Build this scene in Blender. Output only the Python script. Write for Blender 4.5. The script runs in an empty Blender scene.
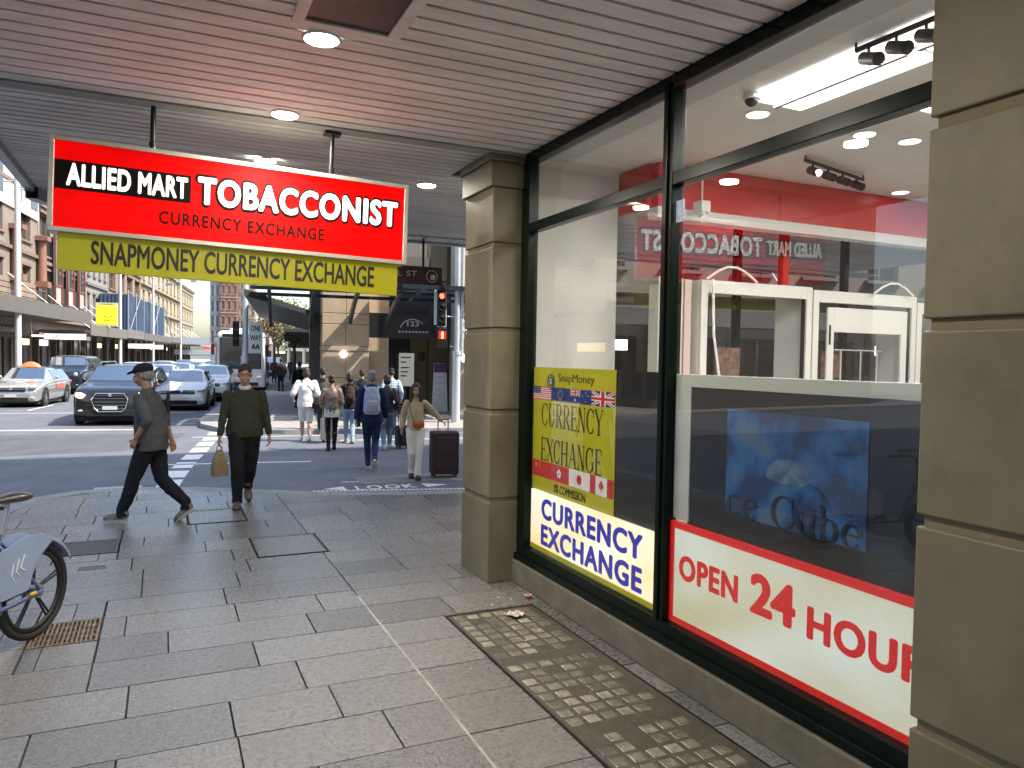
import bpy, bmesh, math, random
import numpy as np
from mathutils import Vector, Matrix, Euler
random.seed(7)
R=math.radians; PI=math.pi
SC=bpy.context.scene; COL=SC.collection
# ---------------------------------------------------------------- materials
def nodes(m):
    m.use_nodes=True; nt=m.node_tree; return nt, nt.nodes, nt.links, nt.nodes['Principled BSDF']
def mat(name,col,rough=.6,metal=0,var=0,scale=4,bump=0,bscale=40,spec=.5,emit=0,ecol=None,coat=0,island=0,stretch=(1,1,1),trans=0,rvar=0,detail=4):
    m=bpy.data.materials.new(name); nt,N,L,b=nodes(m)
    b.inputs['Base Color'].default_value=(*col,1); b.inputs['Roughness'].default_value=rough; b.inputs['Metallic'].default_value=metal
    b.inputs['Specular IOR Level'].default_value=spec; b.inputs['Coat Weight'].default_value=coat
    if trans: b.inputs['Transmission Weight'].default_value=trans
    if emit:
        b.inputs['Emission Color'].default_value=(*(ecol or col),1); b.inputs['Emission Strength'].default_value=emit
    if var or bump or island or rvar:
        tc=N.new('ShaderNodeTexCoord'); mp=N.new('ShaderNodeMapping'); L.new(tc.outputs['Object'],mp.inputs['Vector'])
        mp.inputs['Scale'].default_value=stretch
    last=None
    if var or rvar:
        n=N.new('ShaderNodeTexNoise'); n.inputs['Scale'].default_value=scale; n.inputs['Detail'].default_value=detail; n.inputs['Roughness'].default_value=.65
        L.new(mp.outputs[0],n.inputs['Vector'])
        if var:
            mr=N.new('ShaderNodeMapRange'); mr.inputs['From Min'].default_value=.3; mr.inputs['From Max'].default_value=.7
            mr.inputs['To Min'].default_value=1-var; mr.inputs['To Max'].default_value=1+var
            L.new(n.outputs['Fac'],mr.inputs['Value']); last=mr.outputs[0]
        if rvar:
            m2=N.new('ShaderNodeMapRange'); m2.inputs['From Min'].default_value=.3; m2.inputs['From Max'].default_value=.7
            m2.inputs['To Min'].default_value=rough-rvar; m2.inputs['To Max'].default_value=rough+rvar
            L.new(n.outputs['Fac'],m2.inputs['Value']); L.new(m2.outputs[0],b.inputs['Roughness'])
    if island:
        g=N.new('ShaderNodeNewGeometry'); mr=N.new('ShaderNodeMapRange'); mr.inputs['To Min'].default_value=1-island; mr.inputs['To Max'].default_value=1+island
        L.new(g.outputs['Random Per Island'],mr.inputs['Value'])
        if last:
            mu=N.new('ShaderNodeMath'); mu.operation='MULTIPLY'; L.new(last,mu.inputs[0]); L.new(mr.outputs[0],mu.inputs[1]); last=mu.outputs[0]
        else: last=mr.outputs[0]
    if last:
        vm=N.new('ShaderNodeVectorMath'); vm.operation='SCALE'; vm.inputs[0].default_value=col; L.new(last,vm.inputs['Scale']); L.new(vm.outputs[0],b.inputs['Base Color'])
    if bump:
        n=N.new('ShaderNodeTexNoise'); n.inputs['Scale'].default_value=bscale; n.inputs['Detail'].default_value=3
        L.new(mp.outputs[0],n.inputs['Vector']); bp=N.new('ShaderNodeBump'); bp.inputs['Strength'].default_value=bump; bp.inputs['Distance'].default_value=.01
        L.new(n.outputs['Fac'],bp.inputs['Height']); L.new(bp.outputs[0],b.inputs['Normal'])
    return m
def emis(name,col,s,base=None):
    return mat(name,base or col,.5,emit=s,ecol=col)
def glass_pane(name,tint=(1,1,1),k=1.7,maxr=.9):
    m=bpy.data.materials.new(name); m.use_nodes=True; nt=m.node_tree; N=nt.nodes; L=nt.links; N.clear()
    o=N.new('ShaderNodeOutputMaterial'); mx=N.new('ShaderNodeMixShader'); t=N.new('ShaderNodeBsdfTransparent'); g=N.new('ShaderNodeBsdfGlossy')
    t.inputs[0].default_value=(*tint,1); g.inputs['Roughness'].default_value=0.0; g.inputs[0].default_value=(1,1,1,1)
    # Schlick reflectance of a two-sided pane, the same from either side
    ge=N.new('ShaderNodeNewGeometry'); dt=N.new('ShaderNodeVectorMath'); dt.operation='DOT_PRODUCT'; L.new(ge.outputs['Normal'],dt.inputs[0]); L.new(ge.outputs['Incoming'],dt.inputs[1])
    def mth(op,a=None,b=None,va=None,vb=None,clamp=False):
        q=N.new('ShaderNodeMath'); q.operation=op; q.use_clamp=clamp
        if a is not None: L.new(a,q.inputs[0])
        else: q.inputs[0].default_value=va
        if b is not None: L.new(b,q.inputs[1])
        elif vb is not None: q.inputs[1].default_value=vb
        return q.outputs[0]
    c=mth('ABSOLUTE',dt.outputs['Value']); q=mth('POWER',mth('SUBTRACT',None,c,va=1.0),vb=5.0); fr=mth('MULTIPLY',mth('ADD',mth('MULTIPLY',q,vb=.96),vb=.04),vb=k,clamp=True)
    L.new(fr,mx.inputs[0]); L.new(t.outputs[0],mx.inputs[1]); L.new(g.outputs[0],mx.inputs[2]); L.new(mx.outputs[0],o.inputs[0])
    return m
# ---------------------------------------------------------------- mesh builder
class MB:
    def __init__(s): s.v=[]; s.f=[]; s.sm=[]; s.mi=[]; s.M=Matrix.Identity(4); s.m=0
    def add(s,vs,fs,smooth=False):
        o=len(s.v); s.v+= [tuple(s.M@Vector(p)) for p in vs]
        for f in fs: s.f.append(tuple(i+o for i in f)); s.sm.append(smooth); s.mi.append(s.m)
        return s
    def box(s,x0,y0,z0,x1,y1,z1):
        if x0>x1:x0,x1=x1,x0
        if y0>y1:y0,y1=y1,y0
        if z0>z1:z0,z1=z1,z0
        return s.add([(x0,y0,z0),(x1,y0,z0),(x1,y1,z0),(x0,y1,z0),(x0,y0,z1),(x1,y0,z1),(x1,y1,z1),(x0,y1,z1)],
          [(0,3,2,1),(4,5,6,7),(0,1,5,4),(1,2,6,5),(2,3,7,6),(3,0,4,7)])
    def quad(s,a,b,c,d): return s.add([a,b,c,d],[(0,1,2,3)])
    def poly(s,pts,h,axis='z',base=0):
        n=len(pts)
        def P(p,t):
            if axis=='z': return (p[0],p[1],base+t)
            if axis=='y': return (p[0],base+t,p[1])
            return (base+t,p[0],p[1])
        vs=[P(p,0) for p in pts]+[P(p,h) for p in pts]
        return s.add(vs,[tuple(range(n))[::-1],tuple(range(n,2*n))]+[(i,(i+1)%n,n+(i+1)%n,n+i) for i in range(n)])
    def cyl(s,p0,p1,r0,r1=None,n=16,caps=True,smooth=True):
        r1=r0 if r1 is None else r1; p0=Vector(p0);p1=Vector(p1);d=(p1-p0).normalized()
        u=d.orthogonal().normalized();w=d.cross(u)
        vs=[];
        for p,r in((p0,r0),(p1,r1)):
            for i in range(n):
                a=2*PI*i/n; vs.append(p+u*(r*math.cos(a))+w*(r*math.sin(a)))
        s.add(vs,[(i,(i+1)%n,n+(i+1)%n,n+i) for i in range(n)],smooth)
        if caps: s.add(vs,[tuple(range(n))[::-1],tuple(range(n,2*n))])
        return s
    def tube(s,pts,r,n=10):
        for a,b in zip(pts,pts[1:]): s.cyl(a,b,r,n=n)
        for p in pts[1:-1]: s.ell(p,r,r,r,n,6)
        return s
    def ell(s,c,rx,ry,rz,n=16,k=10,rot=None):
        c=Vector(c); vs=[];fs=[]
        for j in range(k+1):
            t=PI*j/k
            for i in range(n):
                a=2*PI*i/n; v=Vector((rx*math.sin(t)*math.cos(a),ry*math.sin(t)*math.sin(a),rz*math.cos(t)))
                if rot: v=rot@v
                vs.append(c+v)
        for j in range(k):
            for i in range(n): fs.append((j*n+i,(j+1)*n+i,(j+1)*n+(i+1)%n,j*n+(i+1)%n))
        return s.add(vs,fs,True)
    def torus(s,c,axis,Rr,r,n=40,k=10,flat=1.0,a0=0,a1=2*PI):
        c=Vector(c);ax=Vector(axis).normalized();u=Vector((0,0,1)) if abs(ax.z)<.9 else Vector((1,0,0)); u=(u-ax*u.dot(ax)).normalized(); w=ax.cross(u)
        vs=[];full=abs(a1-a0-2*PI)<1e-6; m=n if full else n+1
        for i in range(m):
            a=a0+(a1-a0)*i/n; rd=u*math.cos(a)+w*math.sin(a)
            for j in range(k):
                b=2*PI*j/k; vs.append(c+rd*(Rr+r*math.cos(b))+ax*(r*flat*math.sin(b)))
        fs=[]
        for i in range(n if full else n):
            i2=(i+1)%m if full else i+1
            for j in range(k): fs.append((i*k+j,i2*k+j,i2*k+(j+1)%k,i*k+(j+1)%k))
        return s.add(vs,fs,True)
    def rings(s,rs,caps=True,smooth=True,closed=True):
        k=len(rs[0]); vs=[p for r in rs for p in r]; fs=[]
        for i in range(len(rs)-1):
            for j in range(k if closed else k-1): fs.append((i*k+j,i*k+(j+1)%k,(i+1)*k+(j+1)%k,(i+1)*k+j))
        s.add(vs,fs,smooth)
        if caps: s.add(vs,[tuple(range(k))[::-1],tuple(range((len(rs)-1)*k,len(rs)*k))])
        return s
    def loft(s,secs,n=20,up=(0,-1,0)):
        """secs: (centre, rx, ry[, dir]) elliptical rings; rx across, ry in depth"""
        P=[Vector(q[0]) for q in secs]; rs=[]
        for i,q in enumerate(secs):
            d=(P[min(i+1,len(P)-1)]-P[max(i-1,0)]).normalized()
            if len(q)>3: d=Vector(q[3]).normalized()
            f=Vector(up); f=(f-d*f.dot(d)).normalized(); x=d.cross(f)
            rs.append([P[i]+x*(q[1]*math.cos(2*PI*j/n))+f*(q[2]*math.sin(2*PI*j/n)) for j in range(n)])
        return s.rings(rs)
    def build(s,name,mats,parent=None,bevel=0,seg=2,world=False,sub=0,fixn=True,wn=False):
        me=bpy.data.meshes.new(name); vs=s.v
        if world and parent is not None:
            inv=parent.matrix_basis.inverted(); vs=[tuple(inv@Vector(p)) for p in vs]
        me.from_pydata([tuple(p) for p in vs],[],s.f)
        if not isinstance(mats,(list,tuple)): mats=[mats]
        for m in mats: me.materials.append(m)
        me.polygons.foreach_set('use_smooth',s.sm); me.polygons.foreach_set('material_index',s.mi); me.update()
        if fixn:
            bm=bmesh.new(); bm.from_mesh(me); bmesh.ops.remove_doubles(bm,verts=bm.verts,dist=1e-5) if sub or bevel else None
            bmesh.ops.recalc_face_normals(bm,faces=bm.faces); bm.to_mesh(me); bm.free()
        o=bpy.data.objects.new(name,me); COL.objects.link(o)
        if parent is not None: o.parent=parent
        if bevel:
            b=o.modifiers.new('b','BEVEL'); b.width=bevel; b.segments=seg; b.limit_method='ANGLE'; b.angle_limit=R(40)
        if sub:
            b=o.modifiers.new('s','SUBSURF'); b.levels=b.render_levels=sub
        return o
def tag(o,label=None,cat=None,group=None,kind=None):
    if label: o['label']=label
    if cat: o['category']=cat
    if group: o['group']=group
    if kind: o['kind']=kind
    return o
def root(name,loc,rz,label,cat,group=None):
    o=bpy.data.objects.new(name,None); COL.objects.link(o); o.empty_display_size=.2
    o.location=loc; o.rotation_euler=(0,0,rz); o.matrix_basis=Matrix.Translation(Vector(loc))@Matrix.Rotation(rz,4,'Z')
    return tag(o,label,cat,group)
def copy_tree(o,parent=None):
    c=o.copy(); COL.objects.link(c); c.parent=parent
    for ch in [x for x in SC.objects if x.parent==o]: copy_tree(ch,c)
    return c
def text_mesh(txt,bold=0.0,extrude=.004,shear=0,space=1.0):
    cu=bpy.data.curves.new('t','FONT'); cu.body=txt; cu.size=1; cu.offset=bold; cu.extrude=0; cu.shear=shear; cu.space_character=space; cu.resolution_u=4
    ob=bpy.data.objects.new('t',cu); COL.objects.link(ob); dg=bpy.context.evaluated_depsgraph_get(); me=bpy.data.meshes.new_from_object(ob.evaluated_get(dg))
    bm=bmesh.new(); bm.from_mesh(me); bpy.data.objects.remove(ob); bpy.data.curves.remove(cu)
    ex=bmesh.ops.extrude_face_region(bm,geom=bm.faces[:]); vs=[e for e in ex['geom'] if isinstance(e,bmesh.types.BMVert)]
    for v in vs: v.co.z+=extrude
    bmesh.ops.recalc_face_normals(bm,faces=bm.faces)
    V=[tuple(v.co) for v in bm.verts]; F=[tuple(v.index for v in f.verts) for f in bm.faces]; bm.free(); bpy.data.meshes.remove(me)
    return V,F
def text_on(mb,txt,bl,right,up,w,h,bold=0.0,th=.004,shear=0,space=1.0,cap=None):
    """letters fitted to w x h, bottom-left at bl, along right/up, standing th proud (towards right x up)"""
    V,F=text_mesh(txt,0,1.0,shear,space)
    if bold>.006:   # embolden by stacking slightly shifted copies (keeps every glyph clean)
        V0,F0=V,F;V=[];F=[];n_=10
        for i in range(n_+1):
            dx,dy=(0,0) if i==n_ else (bold*math.cos(2*PI*i/n_),bold*.8*math.sin(2*PI*i/n_)); o_=len(V); z_=1-.035*i if i<n_ else 1.03
            V+=[(a[0]+dx,a[1]+dy,a[2]*z_) for a in V0]; F+=[tuple(j+o_ for j in f) for f in F0]
    bl=Vector(bl); r=Vector(right).normalized(); u=Vector(up).normalized(); n=r.cross(u)
    x0=min(v[0] for v in V);x1=max(v[0] for v in V);y0=min(v[1] for v in V);y1=max(v[1] for v in V)
    mb.add([bl+r*((v[0]-x0)/(x1-x0)*w)+u*((v[1]-y0)/(y1-y0)*h)+n*(v[2]*th) for v in V],F)
# street frame: u to the right, v forward, turned 8.1 degrees clockwise from the shop front
TH=R(8.1); EU=Vector((math.cos(TH),-math.sin(TH),0)); EV=Vector((math.sin(TH),math.cos(TH),0))
SM=Matrix(((EU.x,EV.x,0,0),(EU.y,EV.y,0,0),(0,0,1,0),(0,0,0,1)))
def S(u,v,z=0): return EU*u+EV*v+Vector((0,0,z))
RD=-.13
# ---------------------------------------------------------------- camera, light
cd=bpy.data.cameras.new('camera'); cam=bpy.data.objects.new('camera',cd); COL.objects.link(cam); SC.camera=cam
cd.sensor_width=36; cd.lens=750/1024*36; cd.clip_end=3000; cd.clip_start=.05
a=math.atan(349/750); p=math.atan(25/750); r_=.0165
Fv=Vector((math.sin(a)*math.cos(p),math.cos(a)*math.cos(p),-math.sin(p))); R0=Vector((math.cos(a),-math.sin(a),0)); U0=R0.cross(Fv)
Rv=R0*math.cos(r_)+U0*math.sin(r_); Uv=U0*math.cos(r_)-R0*math.sin(r_)
cam.matrix_world=Matrix(((Rv.x,Uv.x,-Fv.x,0),(Rv.y,Uv.y,-Fv.y,0),(Rv.z,Uv.z,-Fv.z,1.95),(0,0,0,1)))
sund=(EU*.68-EV*.25); sund.normalize(); EL=R(50); sunv=Vector((sund.x*math.cos(EL),sund.y*math.cos(EL),math.sin(EL)))
sl=bpy.data.lights.new('sun','SUN'); sl.energy=3.7; sl.angle=R(.6); sl.color=(1,.93,.83); so=bpy.data.objects.new('sun',sl); COL.objects.link(so)
so.rotation_euler=sunv.to_track_quat('Z','Y').to_euler(); so.location=(20,-10,40)
w=bpy.data.worlds.new('World'); SC.world=w; w.use_nodes=True; wn=w.node_tree.nodes; wl=w.node_tree.links
sk=wn.new('ShaderNodeTexSky'); sk.sky_type='NISHITA'; sk.sun_disc=False; sk.sun_elevation=EL; sk.sun_rotation=math.atan2(sund.x,sund.y)
sk.air_density=1.2; sk.dust_density=2.5
wl.new(sk.outputs[0],wn['Background'].inputs[0]); wn['Background'].inputs[1].default_value=.15
SC.view_settings.view_transform='Standard'; SC.view_settings.look='None'; SC.view_settings.exposure=1.35; SC.view_settings.gamma=1
try:
    SC.cycles.use_denoising=True; SC.cycles.max_bounces=10; SC.cycles.diffuse_bounces=4; SC.cycles.glossy_bounces=5; SC.cycles.transparent_max_bounces=16; SC.cycles.sample_clamp_indirect=8; SC.cycles.caustics_reflective=False; SC.cycles.caustics_refractive=False
except Exception as e: print(e)
# ---------------------------------------------------------------- shared materials
M={}
M['slab']=mat('granite_slab',(.19,.182,.172),.29,var=.17,scale=30,bump=.42,bscale=60,island=.22,rvar=.1,spec=.65,detail=8)
def grime(m,amount=.35,scale=.9,colr=(.5,.45,.4)):
    nt=m.node_tree;N=nt.nodes;L=nt.links;b=N['Principled BSDF']; src=b.inputs['Base Color'].links[0].from_socket
    tc=N.new('ShaderNodeTexCoord'); n=N.new('ShaderNodeTexNoise'); n.inputs['Scale'].default_value=scale; n.inputs['Detail'].default_value=2; n.inputs['Roughness'].default_value=.5; L.new(tc.outputs['Object'],n.inputs['Vector'])
    mr=N.new('ShaderNodeMapRange'); mr.inputs['From Min'].default_value=.3; mr.inputs['From Max'].default_value=.8; mr.inputs['To Max'].default_value=amount; L.new(n.outputs['Fac'],mr.inputs['Value'])
    mx=N.new('ShaderNodeMix'); mx.data_type='RGBA'; mx.blend_type='MULTIPLY'; L.new(mr.outputs[0],mx.inputs['Factor']); L.new(src,mx.inputs['A']); mx.inputs['B'].default_value=(*colr,1)
    # small dark spots of old gum
    v=N.new('ShaderNodeTexVoronoi'); v.inputs['Scale'].default_value=3.1; L.new(tc.outputs['Object'],v.inputs['Vector'])
    m3=N.new('ShaderNodeMapRange'); m3.inputs['From Min'].default_value=.045; m3.inputs['From Max'].default_value=.03; m3.inputs['To Max'].default_value=.35; L.new(v.outputs['Distance'],m3.inputs['Value'])
    m4=N.new('ShaderNodeMix'); m4.data_type='RGBA'; m4.blend_type='MULTIPLY'; L.new(m3.outputs[0],m4.inputs['Factor']); L.new(mx.outputs['Result'],m4.inputs['A']); m4.inputs['B'].default_value=(.3,.28,.26,1)
    L.new(m4.outputs['Result'],b.inputs['Base Color']); return m
grime(M['slab'],.35,.45,(.62,.6,.56))
M['grout']=mat('slab_grout',(.045,.042,.04),.9,var=.3,scale=20)
M['asphalt']=mat('asphalt',(.122,.132,.153),.72,var=.22,scale=1.3,bump=.5,bscale=160,detail=8,spec=.5)
M['asphalt2']=mat('asphalt_patch',(.1,.1,.105),.75,var=.2,scale=2,bump=.5,bscale=160)
M['farpave']=mat('far_footpath',(.3,.29,.28),.7,var=.15,scale=3,bump=.2)
M['kerb']=mat('kerb_stone',(.3,.29,.27),.7,var=.2,scale=5,bump=.3)
M['white_line']=mat('road_paint',(.72,.72,.7),.6,var=.2,scale=9)
M['stone']=mat('pillar_stone',(.175,.152,.095),.5,var=.2,scale=2.2,bump=.12,bscale=18,spec=.4)
M['stone_dark']=mat('riser_stone',(.16,.14,.10),.7,var=.25,scale=5,bump=.3)
M['frame']=mat('dark_green_frame',(.004,.009,.007),.25,var=.2,scale=10,spec=.14)
M['slat']=mat('soffit_slat',(.84,.81,.77),.5,var=.16,scale=2.2,stretch=(.4,2,1),island=.06)
M['slatgap']=mat('soffit_gap',(.03,.028,.026),.9)
M['dkmetal']=mat('dark_metal',(.03,.03,.032),.4,.7,var=.1)
M['grey_metal']=mat('grey_metal',(.38,.4,.42),.4,.6,var=.1,scale=12)
M['pole']=mat('galvanised_pole',(.62,.65,.68),.4,.3,var=.12,scale=8)
M['glass']=glass_pane('window_glass',k=2.0)
M['black']=mat('black_plastic',(.012,.012,.013),.4)
M['white']=mat('white_paint',(.78,.78,.76),.5,var=.04)
M['rubber']=mat('tyre_rubber',(.02,.02,.021),.75,bump=.2)
# ---------------------------------------------------------------- ground
mb=MB(); mb.add([S(-400,-200,RD-.02),S(600,-200,RD-.02),S(600,900,RD-.02),S(-400,900,RD-.02)],[(0,1,2,3)]); tag(mb.build('ground',M['asphalt2']),kind='structure')
mb=MB(); 
n=24
mb.add([S(-12.6,-60,RD),S(-.2,-60,RD),S(-.2,320,RD),S(-12.6,320,RD)],[(0,1,2,3)])
mb.add([S(-.2,-60,RD),S(90,-60,RD),S(90,22,RD),S(-.2,22,RD)],[(0,1,2,3)])
mb.add([S(-90,6,RD),S(-12.6,6,RD),S(-12.6,22,RD),S(-90,22,RD)],[(0,1,2,3)])
tag(mb.build('road',M['asphalt']),kind='structure')
# near pavement outline (world axes): street edge X=-1.75, rounded corner, far edge
def corner_pts(dx=0):
    pts=[(-1.75-dx,-14),(-1.75-dx,9.0)]
    # measured points of the kerb
    for q in [(-1.95,10.7),(-1.72,11.6),(-1.1,12.1),(-.4,12.15),(.5,11.85),(1.3,11.35),(2.2,10.8),(3.2,10.5),(4.2,10.3),(8,10.1),(60,9.8)]:
        pts.append((q[0]-(dx if q[0]<-1 else 0),q[1]+(dx if q[0]>-1.9 else 0)))
    return pts
K=corner_pts(); 
mb=MB(); mb.poly(K+[(60,-14)],.115,'z',RD-.01); tag(mb.build('pavement_base',M['grout']),kind='structure')
# kerb stones
mb=MB(); Ko=corner_pts(0); 
def offset(pts,d):
    out=[]
    for i,p in enumerate(pts):
        a_=Vector(pts[max(i-1,0)]);b_=Vector(pts[min(i+1,len(pts)-1)]);t=(b_-a_).normalized(); nn=Vector((t.y,-t.x)); out.append(Vector(p)+nn*d)
    return out
Ki=offset(K,.28)
for i in range(len(K)-1):
    L_=(Vector(K[i+1])-Vector(K[i])).length; k=max(1,int(L_/1.2))
    for j in range(k):
        t0=j/k+.004;t1=(j+1)/k-.004
        q=[Vector(K[i]).lerp(Vector(K[i+1]),t0),Vector(K[i]).lerp(Vector(K[i+1]),t1),Ki[i].lerp(Ki[i+1],t1),Ki[i].lerp(Ki[i+1],t0)]
        mb.poly([tuple(x) for x in q],.149,'z',RD-.02)
tag(mb.build('kerb',M['kerb'],bevel=.012),kind='structure')
# slabs
def inside(x,y):
    pts=[tuple(q) for q in Ki]+[(60,-14)]; c=False
    for i in range(len(pts)):
        x0,y0=pts[i];x1,y1=pts[i-1]
        if (y0>y)!=(y1>y) and x<(x1-x0)*(y-y0)/(y1-y0)+x0: c=not c
    return c
holes=[(1.94,2.55,2.66,5.27),(-.82,5.72,-.4,6.2),(-.93,8.2,-.4,8.8),(.83,7.5,1.5,8.33),(.26,9.25,.9,10.05)]
def clip(poly,x0,y0,x1,y1): return poly
def slab(mb,x0,y0,x1,y1,g=.0035):
    for h in holes:
        if x0<h[2] and x1>h[0] and y0<h[3] and y1>h[1]:
            # split round the hole
            if x0<h[0]-.03: slab(mb,x0,y0,h[0]-.006,y1,g)
            if x1>h[2]+.03: slab(mb,h[2]+.006,y0,x1,y1,g)
            a0=max(x0,h[0]);a1=min(x1,h[2])
            if y0<h[1]-.03: slab(mb,a0,y0,a1,h[1]-.006,g)
            if y1>h[3]+.03: slab(mb,a0,h[3]+.006,a1,y1,g)
            return
    cs=[(x0+g,y0+g),(x1-g,y0+g),(x1-g,y1-g),(x0+g,y1-g)]
    ins=[inside(*c) for c in cs]
    if not any(ins): return
    if not all(ins):
        # pull outside corners inwards along edges
        base=[c for c,i in zip(cs,ins)]; out=[]
        for k in range(4):
            a_=cs[k];b_=cs[(k+1)%4];ia=ins[k];ib=ins[(k+1)%4]
            if ia: out.append(a_)
            if ia!=ib:
                lo,hi=(a_,b_) if ia else (b_,a_)
                for _ in range(14):
                    m_=((lo[0]+hi[0])/2,(lo[1]+hi[1])/2)
                    if inside(*m_): lo=m_
                    else: hi=m_
                out.append(lo)
        if len(out)<3: return
        cs=out
    z=-random.random()*.0025; tx=(random.random()-.5)*.002; ty=(random.random()-.5)*.002
    n=len(cs); cx=sum(c[0] for c in cs)/n; cy=sum(c[1] for c in cs)/n
    vs=[(c[0],c[1],-.012) for c in cs]+[(c[0]+(cx-c[0])*.006,c[1]+(cy-c[1])*.006,z+tx*(c[0]-cx)+ty*(c[1]-cy)) for c in cs]
    mb.add(vs,[tuple(range(n,2*n))]+[(i,(i+1)%n,n+(i+1)%n,n+i) for i in range(n)])
mb=MB(); y=-3.0; row=0; rnd=random.Random(3)
while y<12.6:
    h=.437
    x=-2.2-rnd.random()*.6
    while x<1.44:
        wd=rnd.choice([.55,.62,.75,.88,.95,1.05]); x1=min(x+wd,1.44)
        if 1.44-x1<.22: x1=1.44
        slab(mb,x,y,x1,y+h); x=x1
    y+=h
y=-3.0;row=0
while y<12.6:
    h=.437*1.0 if y>6.0 else .437
    for (x0,x1) in ((1.44,1.93),(1.93,2.30),(2.30,2.84)) if y<5.2 else ((1.44,1.44+rnd.choice([.6,.8,1.0])),(0,0)):
        if x0==x1==0:
            x=prev
            while x<9:
                wd=rnd.choice([.6,.75,.9,1.05]); slab(mb,x,y,x+wd,y+h); x+=wd
        else: slab(mb,x0,y,x1,y+h); prev=x1
    y+=h
tag(mb.build('pavement',M['slab'],fixn=False),kind='structure')
# worn bitumen ramp at bottom left
mb=MB(); pts=[(-1.74,2.0),(-1.74,5.55)]+[(-1.74+1.12*math.sin(t*PI/32)**.8*(1-.10*math.sin(t*.9)),5.55-3.4*(t/16)**1.7) for t in range(1,17)]; mb.add([(x,y,.004) for x,y in pts],[tuple(range(len(pts)))])
tag(mb.build('pavement_patch',mat('cement_patch',(.155,.135,.11),.5,var=.35,scale=3,bump=.4,bscale=90,detail=8)),kind='structure')
mb=MB()
for i in range(7): mb.box(-.96+.012*i+rnd.random()*.01,4.45+i*.045,.004,-.952+.012*i,4.475+i*.045,.0065)
tag(mb.build('paint_mark',mat('faded_orange_paint',(.5,.3,.16),.8,var=.5,scale=60)),kind='structure')
# far side footpaths
def kerbed(name,pts):
    mb=MB(); mb.poly([tuple(S(*q)[:2]) for q in pts],.15,'z',RD-.02); return tag(mb.build(name,[M['farpave']],bevel=.02),kind='structure')
kerbed('far_pavement',[(90,20.6),(90,300),(-2.45,300),(-2.45,24),(-2.25,22.6),(-1.7,21.4),(-.8,20.8),(0,20.6)])
kerbed('left_pavement',[(-12.6,24),(-12.6,300),(-90,300),(-90,21.5),(-14,21.5),(-13,22.2)])
kerbed('left_near_pavement',[(-12.6,-60),(-12.6,4.5),(-13,5.6),(-14,6),(-90,6),(-90,-60)])
# markings
def strip(mb,u0,v0,u1,v1,wd,z=RD+.004):
    a_=S(u0,v0,z);b_=S(u1,v1,z);t=(b_-a_).normalized();n=Vector((-t.y,t.x,0))*wd/2; mb.add([a_-n,b_-n,b_+n,a_+n],[(0,1,2,3)])
mb=MB()
P=[(-1.75,12.75),(-1.86,21.6)]
pts=[Vector((.05,12.7)),Vector((.16,13.7)),Vector((.30,14.8)),Vector((.47,15.95)),Vector((.66,17.1)),Vector((.83,18.25)),Vector((1.0,19.4)),Vector((1.18,20.6))]
for q,nx in zip(pts,pts[1:]+[Vector((1.36,21.8))]):
    t=(nx-q); tn=t.normalized(); n2=Vector((-tn.y,tn.x))*.17; e=q+tn*.78
    mb.add([(*(q-n2),RD+.004),(*(e-n2),RD+.004),(*(e+n2),RD+.004),(*(q+n2),RD+.004)],[(0,1,2,3)])
strip(mb,-12.4,22.6,-3.2,22.3,.22); strip(mb,-12.4,28.6,-3.0,28.6,.12)
strip(mb,-4.0,24,-4.0,26.5,.11); 
for k in range(12): strip(mb,-5.2,30+k*9,-5.2,33+k*9,.1); strip(mb,-8.6,30+k*9,-8.6,33+k*9,.1)
strip(mb,-2.4,15.2,.5,15.2,.1); strip(mb,1.2,20.1,-2.2,20.1,.08); strip(mb,1.3,18.9,9,19.0,.09); strip(mb,0.9,12.6,3.3,12.5,.05)
tag(mb.build('road_marking',M['white_line']),kind='structure')
# road colour bands and patches
mb=MB()
mb.add([S(-12,14.6,RD+.003),S(-2.5,17.9,RD+.003),S(-2.5,21.2,RD+.003),S(-12,21.2,RD+.003)],[(0,1,2,3)])
tag(mb.build('road_patch',mat('lighter_asphalt',(.085,.09,.1),.7,var=.2,scale=2,bump=.4,bscale=160)),kind='structure')
mb=MB(); mb.box(2.95,12.0,RD+.001,4.6,12.75,RD+.006); tag(mb.build('road_plate',mat('concrete_plate',(.2,.19,.17),.7,var=.15,scale=30)),kind='structure')
# LOOK lettering at the kerb
mb=MB(); text_on(mb,'LOOK',(2.74,11.52,RD+.002),(1,-.08,0),(0.08,1,0),.95,.36,.02,.004,space=1.2)
mb.add([(2.25,11.76,RD+.006),(2.60,11.55,RD+.006),(2.60,11.92,RD+.006)],[(0,1,2)]); mb.add([(4.25,11.55,RD+.006),(3.85,11.42,RD+.006),(3.85,11.78,RD+.006)],[(0,1,2)])
tag(mb.build('look_marking',M['white_line']),kind='structure')
mb=MB()
for i in range(46): mb.box(1.95+i*.06,10.87-i*.0145,.0,1.99+i*.06,10.97-i*.0145,.004)
tag(mb.build('tactile_strip',M['white_line']),kind='structure')
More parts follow.
